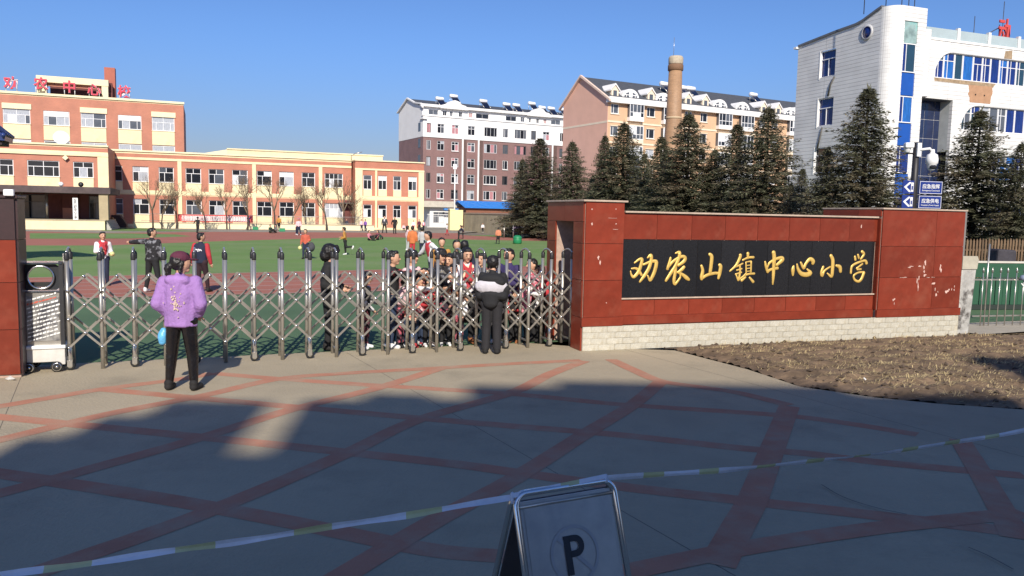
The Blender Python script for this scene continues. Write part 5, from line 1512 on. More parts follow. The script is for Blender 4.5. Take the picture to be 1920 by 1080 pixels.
# ------------------------------------------------------------------ stainless A-board and barrier tape
BT = PD(1072, 3.34)
ang = R_(27)
def a_board(loc, label, group=None):
    t = thing('folding_parking_board', label, 'parking sign', loc, ang, group)
    W, H, SP = .495, .955, .36
    sheet_m = mat('brushed_board_steel', (.40,.39,.37), .38, .45, .10, 7, dirt=(.30,.30,.31), dirt_scale=5, dirt_lo=.5, dirt_hi=.8)
    for sgn, nm in ((-1,'front'),(1,'rear')):
        def pt(x, s): return (x, sgn*SP*s, H*(1-s))          # s: 0 at top, 1 at the foot
        q = MB(); r = .055; pts = [pt(-W/2,1)]
        for k in range(7):
            a = math.pi/2*k/6
            pts.append(pt(-W/2+r*(1-math.cos(a)) if k else -W/2, r*(1-math.sin(a))/H))
        for k in range(7):
            a = math.pi/2*k/6
            pts.append(pt(W/2-r*(1-math.sin(a)), r*(1-math.cos(a))/H))
        pts.append(pt(W/2,1))
        q.tube([Vector(p)+Vector((0,sgn*.004,0)) for p in pts], .0135, 12); q.build('tube_frame', steel_bright, t)
        q = MB()
        a, b2, c, d = pt(-W/2+.02,.035), pt(W/2-.02,.035), pt(W/2-.02,.90), pt(-W/2+.02,.90)
        o = .004
        q.add([a,b2,c,d]+[(p[0],p[1]-sgn*o*2,p[2]) for p in (a,b2,c,d)], [(0,1,2,3),(7,6,5,4),(0,4,5,1),(1,5,6,2),(2,6,7,3),(3,7,4,0)])
        q.build('panel', sheet_m if sgn < 0 else mat('board_inner_steel', (.10,.09,.10), .5, .4, .15, 5), t, fix=True)
        MB().tube([pt(-W/2+.012,.055),pt(W/2-.012,.055)], .008, 8).build('hinge_rod', steel, t)
    # lettering lies on the tilted front panel
    tilt = math.atan2(SP, H)
    face = bpy.data.objects.new('sign_face', MB().box(-.213,.213,-.0005,.0,-.93,-.055).mesh('sign_face', sheet_m)); COL.objects.link(face); face.parent = t
    face.location = (0,-.002,H); face.rotation_euler = (-tilt,0,0)
    ink = mat('black_sign_ink', (.012,.014,.022), .4, 0, .1, 9); ghost = mat('faded_grey_ink', (.33,.335,.35), .45, .3, .1, 9)
    q = MB(); cz, R1, R2 = -.280, .120, .106; n = 40
    for k in range(n):
        a0, a1 = 2*math.pi*k/n, 2*math.pi*(k+1)/n
        q.quad((R1*math.cos(a0),-.003,cz+R1*math.sin(a0)),(R1*math.cos(a1),-.003,cz+R1*math.sin(a1)),(R2*math.cos(a1),-.003,cz+R2*math.sin(a1)),(R2*math.cos(a0),-.003,cz+R2*math.sin(a0)))
    q.build('ring_mark', ghost, face)
    c45 = math.cos(R_(45)); q = MB()
    q.quad((-R2*c45-.006,-.0035,cz+R2*c45-.006),(-R2*c45+.006,-.0035,cz+R2*c45+.006),(R2*c45+.006,-.0035,cz-R2*c45+.006),(R2*c45-.006,-.0035,cz-R2*c45-.006))
    q.build('slash_mark', ghost, face)
    q = MB(); x0, zt, zb = -.048, cz+.078, cz-.082
    q.box(x0,x0+.030,-.006,-.004,zb,zt)
    cx_, cz_, ro, ri = x0+.052, zt-.045, .045, .018
    q.box(x0+.0271,cx_,-.006,-.004,zt-.026,zt); q.box(x0+.0271,cx_,-.006,-.004,zt-.09,zt-.063)
    for k in range(12):
        a0, a1 = -math.pi/2+math.pi*k/12, -math.pi/2+math.pi*(k+1)/12
        q.quad((cx_+ri*math.cos(a0),-.006,cz_+ri*math.sin(a0)),(cx_+ro*math.cos(a0),-.006,cz_+ro*math.sin(a0)),(cx_+ro*math.cos(a1),-.006,cz_+ro*math.sin(a1)),(cx_+ri*math.cos(a1),-.006,cz_+ri*math.sin(a1)))
    q.build('letter_p', ink, face)
    return t
a_board(BT, 'stainless steel folding parking board with black P in the foreground')
tape_w = mat('white_barrier_tape', (.66,.68,.74), .35, 0, .12, 9, spec=.6); tape_y = mat('yellow_barrier_tape', (.52,.53,.28), .35, 0, .12, 9)
m_b = Matrix.Translation(BT) @ Matrix.Rotation(ang,4,'Z')
TL, TR = m_b @ Vector((-.255,0,.945)), m_b @ Vector((.215,0,.965))
def tape(name, a, b2, sag, label, seg=(.30,.15), rev=1):
    q = MB(); n = 120; L = (b2-a).length; acc = 0
    d = (b2-a).normalized(); s = d.cross(Vector((0,0,1))).normalized(); prev = None
    for k in range(n+1):
        t = k/n; p = a.lerp(b2,t)-Vector((0,0,sag*4*t*(1-t)))+Vector((0,0,.002*math.sin(t*23)))
        tw = .35+.35*math.sin(t*9+rev)+.15*math.sin(t*31); w = .0125+.002*math.sin(t*40)
        if name.endswith('tape'): pass
        off = (Vector((0,0,1))*math.cos(tw)+s*math.sin(tw))*w
        cur = (p-off, p+off, p+off*.0+s*.003)
        if prev:
            m_ = (t*L)%(seg[0]+seg[1]); q.cur = 0 if m_ < seg[0] else 1
            q.quad(prev[0], cur[0], cur[2], prev[2]); q.quad(prev[2], cur[2], cur[1], prev[1])
        prev = cur
    return tag(q.build(name, [tape_w, tape_y]), label, 'tape')
lft = ray(-160,1100); lft = Vector((lft.x/lft.y*2.75, 2.75, CAMH+lft.z/lft.y*2.75))
rgt = ray(2060,778); rgt = Vector((rgt.x/rgt.y*4.6, 4.6, CAMH+rgt.z/rgt.y*4.6))
tape('barrier_tape', TL, lft, .012, 'white and yellow barrier tape stretched from the parking board to the left edge', rev=1)
tape('barrier_tape', TR, rgt, .055, 'white and yellow barrier tape stretched from the parking board to the right edge', seg=(.20,.11), rev=4)
q = MB(); n = 10
for k in range(n):
    a, b2 = TL.lerp(TR,k/n), TL.lerp(TR,(k+1)/n); q.cur = 1 if k in (5,6) else 0
    q.quad(a+Vector((0,-.018,.004)), b2+Vector((0,-.018,.004)), b2+Vector((0,-.004,.020)), a+Vector((0,-.004,.020)))
q.tube([TL+Vector((0,-.02,-.02)),TL+Vector((.0,.0,.018)),TL+Vector((-.01,.02,-.015))], .007, 6); q.tube([TR+Vector((0,-.02,-.015)),TR+Vector((.0,.0,.012)),TR+Vector((.0,.02,-.015))], .007, 6)
tag(q.build('barrier_tape', [tape_w, tape_y]), 'short piece of barrier tape lying along the top of the parking board', 'tape')
for p, lab in ((lft,'thin steel stake holding the left end of the barrier tape'),(rgt,'thin steel stake holding the right end of the barrier tape')):
    tag(MB().tube([(0,0,0),(0,0,p.z+.05)], .012, 8).build('tape_stake', steel, loc=(p.x,p.y,0)), lab, 'stake')

# ------------------------------------------------------------------ bins and crates on the far side of the field
def simple_bin(px, py, r, h, m, name, lab, cat='bin'):
    t = thing(name, lab, cat, G(px,py))
    MB().lathe([(r*.8,0),(r,.05),(r,h*.8),(r*.85,h*.86),(r*.5,h),(0,h)], 14).build('bin_body', m, t)
    MB().lathe([(r*1.03,h*.66),(r*1.06,h*.70),(r*1.03,h*.74)], 14).build('bin_rim', m, t)
green_pl = mat('green_plastic', (.02,.22,.09), .5)
simple_bin(970,457,.32,.62, green_pl, 'green_bin', 'small green bin at the edge of the turf left of the gate pillar')
ob2 = thing('orange_litter_bin', 'orange litter bin with dark slots by the beige wall under the spruces', 'bin', G(1001,443))
bevel(MB().box(-.33,.33,-.25,.25,.12,.92).build('bin_body', mat('orange_plastic', (.50,.22,.06), .5), ob2), .06, 2)
MB().box(-.36,.36,-.28,.28,.922,1.0).build('bin_lid', mat('orange_lid', (.42,.16,.04), .5), ob2)
for x in (-.16,.12): MB().box(x-.05,x+.09,-.262,-.251,.6,.76).build('bin_slot', black_plastic, ob2)
for px, py, lab in ((479,431,'green crate on the yard near the end of the banner'),(529,434,'green crate beside the children sitting on the yard')):
    t = thing('green_crate', lab, 'crate', G(px,py), .3)
    bevel(MB().box(-.28,.28,-.2,.2,0,.04).build('crate_floor', green_pl, t), .01)
    for bx in ((-.28,.28,-.2,-.17,.041,.32),(-.28,.28,.17,.2,.041,.32),(-.28,-.25,-.169,.169,.041,.32),(.25,.28,-.169,.169,.041,.32)): MB().box(*bx).build('crate_side', green_pl, t)
for k, px in enumerate((946,963,1019)):
    tag(MB().tube([(0,0,0),(0,0,1.15)], .04, 6).build('short_post', steel, loc=PD(px,71)), ('left','middle','right')[k]+' of three short grey posts before the shaded boundary wall', 'post')
sp2 = thing('drinking_fountain', 'pale upright box standing just left of the orange bin', 'box', PD(980,74))
MB().box(-.12,.12,-.1,.1,0,1.5).build('box_body', white_plastic, sp2)
kb = thing('notice_board', 'small purple board behind the green bin', 'board', PD(971,74))
MB().box(-.5,.5,-.03,.03,.35,1.1).build('board_face', mat('purple_board', (.22,.16,.25), .6), kb)
for x in (-.4,.4): MB().box(x-.03,x+.03,-.02,.02,0,.349).build('board_leg', steel, kb)

# ------------------------------------------------------------------ unseen building across the road, roofline and tank shaped to cast the forecourt shade
bd = thing('casting_building', 'unseen flat roofed building behind the viewer, added to shade the forecourt', 'building', (0,0,0))
opm = mat('opposite_render', (.35,.31,.26), .85, 0, .1, .5)
MB().box(-1.55,32,-34,-18,0,16.2).build('wall_block', opm, bd)
def zs(y): return (y+18)/1.527
for (xa,xb,y) in ((-4.75,-4.35,7.1),(-4.35,-3.9,7.9),(-3.9,-2.78,8.6),(-2.42,-1.75,8.75),(-1.75,-1.0,9.1),(-1.0,-.55,8.9),(-.55,.6,9.65),(.6,4.2,10.0),(4.2,6.0,9.55),(6.0,9.5,8.9)):
    MB().box(xa+3.2+.001,xb+3.2,-18.3,-18.0,16.2,zs(y)).build('shade_parapet', opm, bd)
MB().box(10.4,14.5,-18.6,-17.9,zs(9.9),zs(12.2)).build('shade_tank', steel, bd)  # tank added for the patch of shade on the soil bed
for x in (10.7,14.2): MB().box(x,x+.06,-18.3,-18.2,16.2,zs(9.9)).build('tank_leg', steel, bd)
for f in range(5):
    for k in range(9): MB().box(.2+k*3.4,1.9+k*3.4,-17.99,-17.95,1.2+3.1*f,2.9+3.1*f).build('window_pane', glass_mid, bd)
# ------------------------------------------------------------------ people
skin_m = mat('skin', (.56,.32,.21), .55, 0, .05, 8)
hair_m = mat('black_hair', (.012,.010,.010), .5, 0, .2, 30)
lip_m = mat('lips', (.30,.10,.08), .6)
eye_m = mat('dark_eyes', (.01,.01,.01), .2)
def cloth(name, c, rough=.85, bump=.25): return mat('cloth_'+name, c, rough, 0, .12, 7, bump=bump, bscale=40)
def cap_(mb, a, b, ra, rb, n=12, sy=1.0, sx=1.0, fl=1.0):
    """rounded tapered limb segment"""
    a, b = Vector(a), Vector(b); d = b-a; L = d.length
    d = d.normalized() if L > 1e-6 else Vector((0,0,1))
    u = d.cross(Vector((0,1,0)))
    if u.length < .1: u = d.cross(Vector((1,0,0)))
    u.normalize(); v = d.cross(u)
    pts = []; m = 4
    for k in range(m+1):
        t = -math.pi/2+math.pi/2*k/m; pts.append((a+d*math.sin(t)*ra*fl, max(1e-4,ra*math.cos(t))))
    for k in range(m+1):
        t = math.pi/2*k/m; pts.append((b+d*math.sin(t)*rb, max(1e-4,rb*math.cos(t))))
    vs = []
    for c, r in pts:
        for k in range(n):
            t = 2*math.pi*k/n; o = (u*math.cos(t)+v*math.sin(t))*r
            vs.append(c+Vector((o.x*sx,o.y*sy,o.z)))
    M_ = len(pts)
    fs = [(i*n+k,(i+1)*n+k,(i+1)*n+(k+1)%n,i*n+(k+1)%n) for i in range(M_-1) for k in range(n)]
    fs += [tuple(range(n)), tuple(range((M_-1)*n,M_*n))[::-1]]
    mb.add(vs, fs)
def ell(mb, c, rx, ry, rz, n=14, m=9, M=None):
    vs = []; c = Vector(c)
    for i in range(m+1):
        t = -math.pi/2+math.pi*i/m
        for k in range(n):
            p = 2*math.pi*k/n; v = Vector((rx*math.cos(t)*math.cos(p)+1e-5*math.cos(p), ry*math.cos(t)*math.sin(p)+1e-5*math.sin(p), rz*math.sin(t)))
            vs.append(c+(M@v if M else v))
    fs = [(i*n+k,i*n+(k+1)%n,(i+1)*n+(k+1)%n,(i+1)*n+k) for i in range(m) for k in range(n)]
    fs += [tuple(range(n))[::-1], tuple(range(m*n,(m+1)*n))]
    mb.add(vs, fs)
ARM = {'down':((.150,.015,.635),(.160,-.03,.49)), 'pocket':((.172,.03,.64),(.125,-.03,.555)), 'front':((.12,-.13,.76),(.07,-.29,.78)),
       'side':((.27,-.03,.785),(.43,-.05,.775)), 'hold':((.135,-.02,.645),(.06,-.16,.66)), 'bent':((.15,.03,.64),(.13,-.13,.60)),
       'up':((.15,-.10,.86),(.08,-.12,.98)), 'back':((.16,.08,.65),(.15,.16,.53)), 'low':((.13,-.06,.63),(.05,-.15,.52)), 'out':((.23,-.05,.68),(.34,-.10,.60))}
LEG = {'stand':((.055,-.008,.27),(.062,.01,.04)), 'wide':((.085,-.008,.27),(.12,.01,.04)), 'fwd':((.055,-.07,.275),(.058,-.11,.04)), 'rear':((.055,.015,.28),(.055,.13,.055)),
       'runup':((.05,.06,.29),(.05,.30,.31)), 'kneeup':((.05,-.16,.36),(.05,-.08,.13)), 'sit':((.075,-.20,.27),(.07,-.33,.04)), 'crouch':((.085,-.19,.28),(.07,-.04,.04)), 'close':((.054,-.005,.27),(.060,.01,.04))}
def remesh(o, vox, it=2):
    m = o.modifiers.new('blend', 'REMESH'); m.mode = 'VOXEL'; m.voxel_size = vox; m.use_smooth_shade = True
    s = o.modifiers.new('soften', 'SMOOTH'); s.factor = .5; s.iterations = it
    if vox <= .016 and it == 2 and o.name.startswith('jacket') or o.name.startswith('hair') and vox <= .016:
        hairy = o.name.startswith('hair')
        k = 'lumpy_hair' if hairy else 'cloth_folds'
        tx = bpy.data.textures.get(k) or bpy.data.textures.new(k, 'CLOUDS')
        tx.noise_scale = .03 if hairy else .11; tx.noise_depth = 2
        d = o.modifiers.new('folds', 'DISPLACE'); d.texture = tx; d.strength = .022 if hairy else .020; d.mid_level = .5; d.texture_coords = 'GLOBAL' if False else 'LOCAL'
    return o
def person(label, loc, rz, H, vox=.012, arms=('down','down'), legs=('stand','stand'), drop=0.0, lean=0.0, turn=0.0, nod=0.0, twist=0.0,
           top=None, sleeve=None, pants=None, shoes=None, hair='short', bulk=1.0, hood=False, skirt=False, hem=.49, group=None, kid=1.0, detail=None, cap=None, vest=None, scarf=None, flare=0.0, face=True, band=None):
    detail = vox <= .0125 if detail is None else detail
    t = thing('person', label, 'person', loc, rz, group)
    S_ = lambda p: Vector(p)*H
    dz = Vector((0,0,-drop))
    piv = Vector((0,0,.53))+dz
    UM = Matrix.Translation(piv) @ Matrix.Rotation(lean,4,'X') @ Matrix.Rotation(twist,4,'Z') @ Matrix.Translation(-piv)   # positive lean: forward (towards -y)
    U = lambda p: S_(UM @ (Vector(p)+dz))
    nk = UM @ (Vector((0,0,.845))+dz)
    HM = Matrix.Translation(nk) @ Matrix.Rotation(lean*.4+nod,4,'X') @ Matrix.Rotation(twist+turn,4,'Z')
    def Hd(p): # head space: origin at neck joint
        return S_(HM @ (Vector(p)*Vector((1,1,1)) if False else Vector((p[0]*kid,p[1]*kid,p[2]*kid))))
    HR = HM.to_3x3()
    k_ = H
    hip = [Vector((s*.052,0,.50))+dz for s in (1,-1)]
    J = []
    for i, s in enumerate((1,-1)):
        kn, an = LEG[legs[i]] if isinstance(legs[i], str) else legs[i]
        J.append((Vector((s*kn[0],kn[1],kn[2])), Vector((s*an[0],an[1],an[2]))))
    A = []
    for i, s in enumerate((1,-1)):
        e, w = ARM[arms[i]] if isinstance(arms[i], str) else arms[i]
        A.append((U((s*.108,0,.795)), U((s*e[0],e[1],e[2])), U((s*w[0],w[1],w[2]))))
    # body: one continuous figure
    mb = MB()
    cap_(mb, S_(hip[0]+Vector((0,0,.02))), S_(hip[1]+Vector((0,0,.02))), .066*k_, .066*k_, sy=.85)
    cap_(mb, S_(Vector((0,0,.54))+dz), U((0,0,.72)), .070*k_, .082*k_, sy=.72, sx=1.1)
    cap_(mb, U((-.085,0,.785)), U((.085,0,.785)), .034*k_, .034*k_)
    cap_(mb, U((0,.005,.79)), Hd((0,0,.03)), .034*k_, .030*k_)
    ell(mb, Hd((0,-.010,.092)), .051*k_*kid, .060*k_*kid, .068*k_*kid, M=HR)
    cap_(mb, Hd((0,-.030,.045)), Hd((0,-.045,.040)), .026*k_*kid, .018*k_*kid)
    if detail:
        cap_(mb, Hd((0,-.062,.095)), Hd((0,-.073,.078)), .007*k_, .010*k_, n=8)
        for s in (1,-1): ell(mb, Hd((s*.052,.002,.088)), .008*k_, .013*k_, .019*k_, 8, 6, M=HR)
    for i, s in enumerate((1,-1)):
        kn, an = J[i]
        cap_(mb, S_(hip[i]), S_(kn), .052*k_, .036*k_); cap_(mb, S_(kn), S_(an), .037*k_, .024*k_)
        cap_(mb, S_(an+Vector((0,.01,-.012))), S_(an+Vector((s*.008,-.075,-.022))), .024*k_, .018*k_)
        sh, el_, wr = A[i]
        cap_(mb, sh, el_, .031*k_, .025*k_); cap_(mb, el_, wr, .025*k_, .018*k_)
        hd = (wr-el_).normalized(); pl = wr+hd*.034*k_
        cap_(mb, wr, pl, .018*k_, .021*k_, sy=.8)
        sd = hd.cross(Vector((0,1,0))); sd = sd.normalized() if sd.length > .2 else hd.cross(Vector((0,0,1))).normalized()
        curl = hd.cross(sd)
        if detail:
            for f in range(4):
                b0 = pl+sd*(f-1.5)*.0115*k_+hd*.008*k_; L = (.036,.042,.040,.030)[f]*k_
                m1 = b0+hd*L*.55; m2 = m1+(hd*.8+curl*.6).normalized()*L*.5
                cap_(mb, b0, m1, .0058*k_, .0052*k_, n=6); cap_(mb, m1, m2, .0052*k_, .0045*k_, n=6)
            th0 = wr+hd*.012*k_+sd*-.018*k_; cap_(mb, th0, th0+(hd*.7-sd*.8).normalized()*.030*k_, .0065*k_, .0055*k_, n=6)
        else:
            cap_(mb, pl, pl+(hd+curl*.3)*.03*k_, .019*k_, .012*k_, sy=.8)
    body = remesh(mb.build('body', skin_m, t), vox*(.72 if detail else 1), 1)
    if face and detail:
        for s in (1,-1):
            q = MB(); ell(q, Hd((s*.021,-.066,.098)), .009*k_*kid, .004*k_, .0045*k_*kid, 8, 5, M=HR); q.build('eye', eye_m, t)
            q = MB(); cap_(q, Hd((s*.010,-.069,.114)), Hd((s*.030,-.064,.115)), .0028*k_, .002*k_, 6); q.build('eyebrow', hair_m, t)
        q = MB(); ell(q, Hd((0,-.064,.056)), .015*k_, .005*k_, .0045*k_, 8, 5, M=HR); q.build('mouth', lip_m, t)
    # hair
    q = MB()
    ell(q, Hd((0,.008,.108)), .056*k_*kid, .060*k_*kid, .060*k_*kid, M=HR)
    ell(q, Hd((0,.022,.085)), .052*k_*kid, .045*k_*kid, .055*k_*kid, M=HR)
    ell(q, Hd((0,-.032,.145)), .044*k_*kid, .026*k_*kid, .022*k_*kid, M=HR)
    if hair in ('long','pony','bob'):
        ell(q, Hd((0,.018,.10)), .064*k_*kid, .060*k_*kid, .070*k_*kid, M=HR)
        for s in (1,-1): cap_(q, Hd((s*.050,.0,.09)), Hd((s*.048,.012,.02 if hair != 'bob' else .04)), .016*k_, .012*k_)
    if hair == 'long': cap_(q, Hd((0,.045,.08)), Hd((0,.062,-.06)), .048*k_, .030*k_, sy=.6)
    if hair == 'pony':
        cap_(q, Hd((0,.06,.085)), Hd((0,.085,.05)), .022*k_, .024*k_); cap_(q, Hd((0,.085,.05)), Hd((.01,.075,-.045)), .026*k_, .012*k_)
    if hair == 'bun': ell(q, Hd((0,.035,.165)), .028*k_, .028*k_, .026*k_, M=HR); cap_(q, Hd((0,.03,.06)), Hd((0,.045,.0)), .035*k_, .02*k_)
    if hair == 'fluffy':
        ell(q, Hd((0,.006,.108)), .080*k_, .082*k_, .072*k_, M=HR); ell(q, Hd((0,.035,.06)), .070*k_, .060*k_, .065*k_, M=HR)
        cap_(q, Hd((0,-.045,.145)), Hd((0,-.065,.12)), .030*k_, .022*k_)
    remesh(q.build('hair', hair_m, t), vox*.8, 1)
    # trousers
    ex = .012*k_*bulk
    q = MB()
    cap_(q, S_(hip[0]+Vector((0,0,.015))), S_(hip[1]+Vector((0,0,.015))), .070*k_, .070*k_, sy=.88)
    if not skirt:
        cap_(q, S_(Vector((0,0,.52))+dz), S_(Vector((0,0,.56))+dz), .074*k_, .072*k_, sy=.8, sx=1.08)
        for i in range(2):
            kn, an = J[i]; cap_(q, S_(hip[i]), S_(kn), .058*k_, .043*k_+flare*.004*k_); cap_(q, S_(kn), S_(an+(kn-an)*.10), .043*k_+flare*.004*k_, (.030+.012*flare)*k_)
    else:
        for i in range(2):
            kn, an = J[i]; cap_(q, S_(hip[i]), S_(kn), .060*k_, .062*k_)
        cap_(q, S_(Vector((0,0,.50))+dz), S_((J[0][0]+J[1][0])/2+Vector((0,0,.03))), .078*k_, .085*k_, sy=.75, sx=1.2)
    remesh(q.build('skirt' if skirt else 'trousers', pants, t), vox, 1)
    if skirt:
        q = MB()
        for i in range(2):
            kn, an = J[i]; cap_(q, S_(kn), S_(an+(kn-an)*.1), .040*k_, .028*k_)
        remesh(q.build('leggings', mat('cloth_black', (.012,.012,.014), .8), t), vox, 1)
    for i, s in enumerate((1,-1)):
        kn, an = J[i]; q = MB()
        fwd = Vector((s*.010,-.088,-.022)) if an.z < .1 else (Vector((0,-.03,-.08)))
        cap_(q, S_(an+Vector((0,.016,-.010))), S_(an+fwd), .029*k_, .024*k_); cap_(q, S_(an+Vector((0,.012,.015))), S_(an+Vector((0,-.02,-.008))), .031*k_, .026*k_)
        remesh(q.build('shoe', shoes, t), vox*.8, 1)
    # top: torso, hem, collar
    q = MB(); b = bulk
    cap_(q, S_(Vector((0,0,hem+.01))+dz) if lean < .3 else U((0,0,hem+.03)), U((0,0,.73)), .080*k_*b, .090*k_*b, sy=.78, sx=1.14, fl=.18)
    cap_(q, U((-.080,0,.78)), U((.080,0,.78)), .044*k_*b, .044*k_*b, sy=1.05)
    cap_(q, U((0,.006,.80)), U((0,.004,.835)), .046*k_, .040*k_)
    if hood:
        cap_(q, U((-.055,.050,.815)), U((.055,.050,.815)), .035*k_, .035*k_); cap_(q, U((0,.060,.80)), U((0,.075,.735)), .055*k_, .030*k_, sy=.6)
        for s in (1,-1): cap_(q, U((s*.06,.045,.82)), U((s*.03,-.05,.80)), .028*k_, .016*k_)
    slv = q if (sleeve is None) else MB()
    for i in range(2):
        sh, el_, wr = A[i]
        cap_(slv, sh, el_, .040*k_*b, .036*k_*b); cap_(slv, el_, el_.lerp(wr,.93), .037*k_*b, .027*k_*b)
    remesh(q.build('jacket', top, t), vox, 2)
    if sleeve is not None: remesh(slv.build('sleeves', sleeve, t), vox, 2)
    if vest is not None:
        q = MB(); cap_(q, U((0,-.002,.60)), U((0,-.004,.74)), .082*k_*b, .092*k_*b, sy=.84, sx=1.02); cap_(q, U((-.055,0,.79)), U((.055,0,.79)), .048*k_*b, .048*k_*b, sy=1.05)
        remesh(q.build('vest', vest, t), vox, 2)
    if scarf is not None:
        q = MB(); 
        for s in (1,-1): cap_(q, U((s*.045,.0,.835)), U((s*.015,-.085*b,.77)), .020*k_, .020*k_); cap_(q, U((s*.012,-.088*b,.77)), U((s*.025,-.092*b,.68)), .018*k_, .022*k_, sy=.5)
        cap_(q, U((-.045,.02,.84)), U((.045,.02,.84)), .022*k_, .022*k_)
        remesh(q.build('scarf', scarf, t), vox, 1)
    if band is not None:
        q = MB(); cap_(q, U((-.075,.012,.73)), U((.075,.012,.73)), .058*k_, .058*k_, sy=1.25); cap_(q, U((-.03,.05,.70)), U((.03,.05,.70)), .048*k_, .048*k_, sy=1.1)
        remesh(q.build('hood_lining', band, t), vox, 2)
    if cap is not None:
        q = MB(); ell(q, Hd((0,.006,.125)), .066*k_*kid, .070*k_*kid, .052*k_*kid, M=HR)
        ell(q, Hd((0,-.080,.118)), .045*k_, .045*k_, .008*k_, M=HR)
        remesh(q.build('cap', cap, t), vox*.6, 1)
    t['_'] = 0; del t['_']
    return t, U, Hd, HM, k_
BLK = cloth('black', (.012,.012,.014)); NVY = cloth('navy', (.014,.018,.045)); JEAN = cloth('dark_jeans', (.02,.035,.075)); RED = cloth('red', (.45,.035,.045)); WHT = cloth('white', (.75,.74,.76))
PNK = cloth('pink', (.62,.22,.28)); ORG = cloth('orange', (.55,.16,.05)); TAN = cloth('mustard', (.45,.22,.05)); GRY = cloth('pale_grey', (.42,.42,.43)); MAR = cloth('maroon', (.095,.018,.040)); LIL = cloth('lilac', (.33,.18,.45), bump=.4)
SHOEW = cloth('white_shoe', (.7,.7,.7)); SHOEB = cloth('black_shoe', (.015,.014,.014)); BRN = cloth('brown_boot', (.28,.10,.035)); PURP = cloth('purple', (.20,.08,.35)); PPINK = cloth('pale_pink', (.72,.50,.52))
LEATH = mat('shiny_black_leggings', (.010,.009,.010), .22, 0, .3, 5, bump=.5, bscale=14)
def patterned(name, a, b, sc=14, lo=.5, hi=.56): return mat('cloth_'+name, a, .85, 0, .1, 6, dirt=b, dirt_scale=sc, dirt_lo=lo, dirt_hi=hi)
CAMO = patterned('dark_camouflage', (.014,.013,.016), (.20,.20,.22), 9, .52, .60)
FLOR = patterned('red_floral', (.45,.04,.06), (.75,.60,.42), 12, .48, .55)
PFLOR = patterned('pink_floral', (.50,.10,.14), (.75,.60,.62), 13, .48, .54)
DPAT = patterned('dark_print', (.03,.02,.03), (.45,.10,.14), 12, .52, .58)

# the woman in lilac before the gate
wt, U, Hd, HM, k_ = person('woman in lilac hooded sweatshirt and maroon cap standing before the gate, hands in pockets', G(342,731), R_(180), 1.60, .010, arms=(((.155,.03,.64),(.118,-.035,.56)),((.155,.03,.64),(.118,-.035,.56))), legs=(((.075,-.008,.27),(.092,.01,.04)),((.075,-.008,.27),(.092,.01,.04))),
    top=LIL, pants=LEATH, shoes=SHOEB, hair='pony', bulk=1.28, hood=True, turn=R_(-58), nod=R_(8), cap=MAR, hem=.47)
rngm = random.Random(9)
q = MB()
for k in range(46):
    x = rngm.gauss(0,.026); z = .655+rngm.gauss(0,.045); r = rngm.uniform(.006,.012)
    p = U((x,.096,z)); p = Vector((p.x, .146+abs(x)*-.25, p.z))
    q.prism([(p.x-r,p.z),(p.x,p.z-r*1.3),(p.x+r,p.z),(p.x,p.z+r*1.3)], p.y, p.y+.006, 'y')
q.build('sequin_motif', mat('gold_and_white_sequins', (.72,.55,.45), .35, .3, .3, 40), wt, fix=True, kind='stuff')
q = MB(); p = Hd((.055,-.03,.125)); ell(q, p, .012, .03, .022); q.build('cap_badge', mat('pale_pink_stitching', (.45,.25,.32), .6), wt)
bag = thing('blue_bag', 'small bright blue plastic bag held at the left hip of the woman in lilac', 'bag', wt.location+Vector((-.235,.03,.62)))
q = MB(); ell(q, (0,0,0), .055,.05,.085); ell(q, (.01,.01,.05), .045,.04,.06); ell(q,(0,0,-.05),.045,.04,.05)
remesh(q.build('bag_body', mat('blue_plastic_film', (.12,.42,.72), .3, 0, .2, 9, bump=.8, bscale=18), bag), .008)
# the girl in black with white hood lining
g2 = person('girl in black with a pale hood lining across her back, leaning at the gate', G(921,663), R_(176), 1.49, .010, arms=('hold','hold'), legs=('close','close'), top=BLK, pants=cloth('soft_black', (.017,.016,.019)), shoes=SHOEB,
    hair='bob', bulk=1.12, hem=.55, flare=1.1, lean=R_(5), twist=R_(-8), turn=R_(-12), nod=R_(6))
t, U, Hd, HM, k_ = g2
q = MB()
ell(q, U((0,.060,.695)), .172*k_, .064*k_, .090*k_)
remesh(q.build('hood_lining', cloth('white_fleece', (.52,.50,.54)), t), .009, 3)
q = MB(); cap_(q, U((-.12,.03,.60)), U((.12,.03,.60)), .050*k_, .050*k_, sy=1.35); cap_(q, U((0,.06,.60)), U((0,.07,.53)), .085*k_, .06*k_, sy=.7, sx=1.3)
for s in (1,-1): cap_(q, U((s*.145,.03,.67)), U((s*.12,.0,.56)), .045*k_, .04*k_)
ell(q, U((0,.055,.765)), .135*k_, .068*k_, .062*k_); cap_(q, U((-.11,.05,.735)), U((.11,.05,.735)), .040*k_, .040*k_, sy=1.5)
remesh(q.build('jacket_folds', BLK, t), .009, 3)
MB().box(-.001,.001,0,.001,0,.001) if False else None
